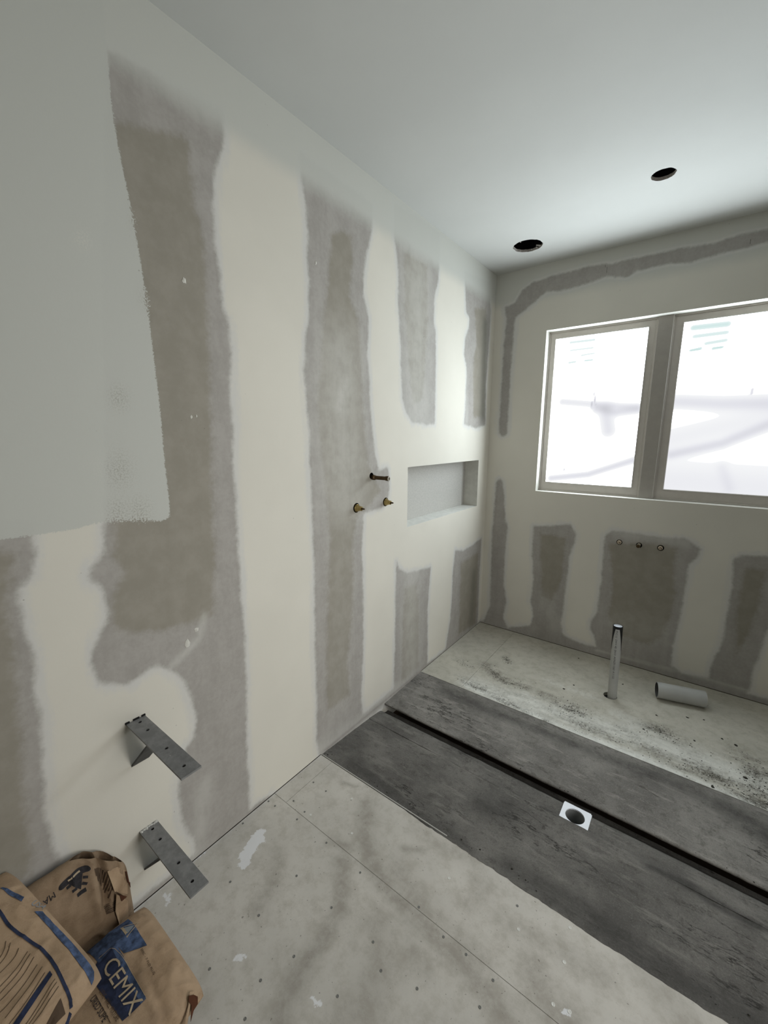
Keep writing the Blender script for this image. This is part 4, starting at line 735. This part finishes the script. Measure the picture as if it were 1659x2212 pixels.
for k in range(6):
    t = k / 5; sB.stroke('fine_print', [bp[0].lerp(bp[4], t).lerp(bp[3], t * .3), bp[1].lerp(bp[2], t)], .003 if k % 2 else .0018, M_BRN, tB, .0012)
# folded gusset at the end of that sack
mb = MB(); UU, VV, NN = sB.U, sB.V, sB.N
def BP(u, v, n): return sB.o + UU * u + VV * v + NN * n
def fold(name, pts, mat=None, parent=tB):
    mb = MB(); mb.add(pts, [tuple(range(len(pts)))]); o = mb.obj(name, mat or M_KRAFT, parent)
    md = o.modifiers.new('thickness', 'SOLIDIFY'); md.thickness = .0012; return o
hh = sB.T / 2
def onB(u, v, off): return sB.pt(u, v, off)
fold('gusset_fold', [onB(.180, .120, .004), onB(.206, .128, .002), onB(.224, .112, .001), onB(.226, .058, .003), onB(.205, .046, .008), onB(.186, .052, .010)])
fold('gusset_fold', [onB(.190, .050, .012), onB(.222, .052, .004), onB(.216, .020, .003), onB(.204, .030, .013)])
fold('gusset_fold', [onB(.180, -.010, .009), onB(.190, .040, .010), onB(.212, .004, .008), onB(.210, -.070, .003), onB(.186, -.075, .004)])
fold('fold_hollow', [onB(.196, .036, .0125), onB(.212, .022, .012), onB(.198, .012, .012)], M_KIN)
fold('torn_edge', [onB(.222, .112, .004), onB(.2262, .110, .003), onB(.2268, .062, .004), onB(.2225, .064, .006)], M_KIN)
fold('torn_edge', [onB(.2235, .066, .006), onB(.229, .060, .006), onB(.227, .040, .006)], M_KIN)

# lying sack with the large lettering
sC = Sack('C', 7.7, 1.0); tC = thing('paper_sack', tuple(sC.o), 'brown paper sack lettered CEMIX on a blue band, lying nearest the bare floor', 'sack', 'mortar sacks')
cr = DATA['C_crease']; sC.creases = [(cr[0], cr[2], .010, .006), ((cr[0][0] + .012, cr[0][1] + .004), (cr[2][0] + .014, cr[2][1] + .006), .012, -.006), ((.02, .22), (.10, .17), .012, .004), ((.0, .12), (-.1, .2), .02, -.003)]
sC.body(tC, M_KRAFT)
sC.decal('blue_corner', [DATA['C_band1']], M_BLUE, tC)
sC.decal('blue_band', [DATA['C_band2']], M_NAVY, tC, .0009)
c = [Vector(p) for p in DATA['C_band2']]; sC.decal('blue_band_top', [[c[1], c[2], c[2].lerp(c[3], .24), c[1].lerp(c[0], .30)]], M_BLUE, tC, .0011)
p0, p1, pc = [Vector(p) for p in DATA['C_text']]; hgt = abs((pc - p0).dot(Vector((-(p1 - p0).y, (p1 - p0).x)).normalized()))
sC.text('brand_lettering', 'CEMIX', p0, p1, hgt * 1.0, M_CREAMI, tC, .0018)
tr = [Vector(p) for p in DATA['C_tri']]
for i in range(3): sC.stroke('emblem_outline', [tr[i], tr[(i + 1) % 3]], .0016, M_CREAMI, tC, .0016)
g0 = (tr[0] + tr[1] + tr[2]) / 3; sC.decal('emblem_fill', [[g0 + (p - g0) * .62 for p in tr]], M_PALE, tC, .0013)
sC.stroke('emblem_bar', [tr[0].lerp(g0, .22), tr[2].lerp(g0, .22)], .004, M_CREAMI, tC, .0014)
sC.stroke('band_outline', [c[0], c[1], c[2]], .0009, M_CREAMI, tC, .0016)
a, b = DATA['C_sub1']; sC.text('sub_lettering', 'USIVE - WALL MIXTURE', a, b, .0085, M_BRN, tC, .0012)
a, b = DATA['C_sub2']; sC.text('sub_lettering', 'URED SUPE', a, b, .0115, M_BLK, tC, .0012)
sC.stroke('rule_line', DATA['C_line'], .0012, M_BRN, tC, .0012)
a, b = DATA['C_side']; sC.text('side_lettering', 'EMC - 7 FLD PLUS', a, b, .0045, M_BRN, tC, .0012)
def lift(poly, off, n=6):
    return [sC.pt(max(-.1524, min(.1524, p[0])), p[1], off) + sC.U * max(0, p[0] - .1524) for p in poly]
fl = DATA['C_flapL']; fold('end_flap', lift(fl, .006), M_KRAFT, tC)
fd = DATA['C_flapD']; fold('flap_lining', lift(fd, .009), M_KIN, tC)

# uppermost sack
sA = Sack('A', 12.3, 1.1); tA = thing('paper_sack', tuple(sA.o), 'brown paper sack with a blue border line and fine print, uppermost of the pile', 'sack', 'mortar sacks')
sA.creases = [((.175, .2), (.165, .0), .006, .004), ((.16, .22), (.15, .02), .005, -.003), ((.145, .235), (.135, .08), .005, .0025), ((-.12, .17), (-.05, .1), .02, -.006), ((-.16, .12), (-.1, .0), .03, -.008)]
sA.body(tA, M_KRAFT)
sA.decal('blue_edge_band', [DATA['A_edge']], M_BLUE, tA, .0010); sA.decal('blue_edge_band', [DATA['A_edge0']], M_BLUE, tA, .0010)
a, b = DATA['A_word']; sA.text('edge_lettering', 'USA', a, b, .014, M_PALE, tA, .0012)
sA.stroke('border_line', DATA['A_frame'], .0052, M_NAVY, tA, .0012)
sA.decal('blue_bar', [DATA['A_bar']], M_NAVY, tA, .0011); sA.decal('barcode', [DATA['A_code']], M_BRN, tA, .0011)
for ln in DATA['A_lines']: sA.stroke('fine_print', ln, .0011, M_BRN, tA, .0011)
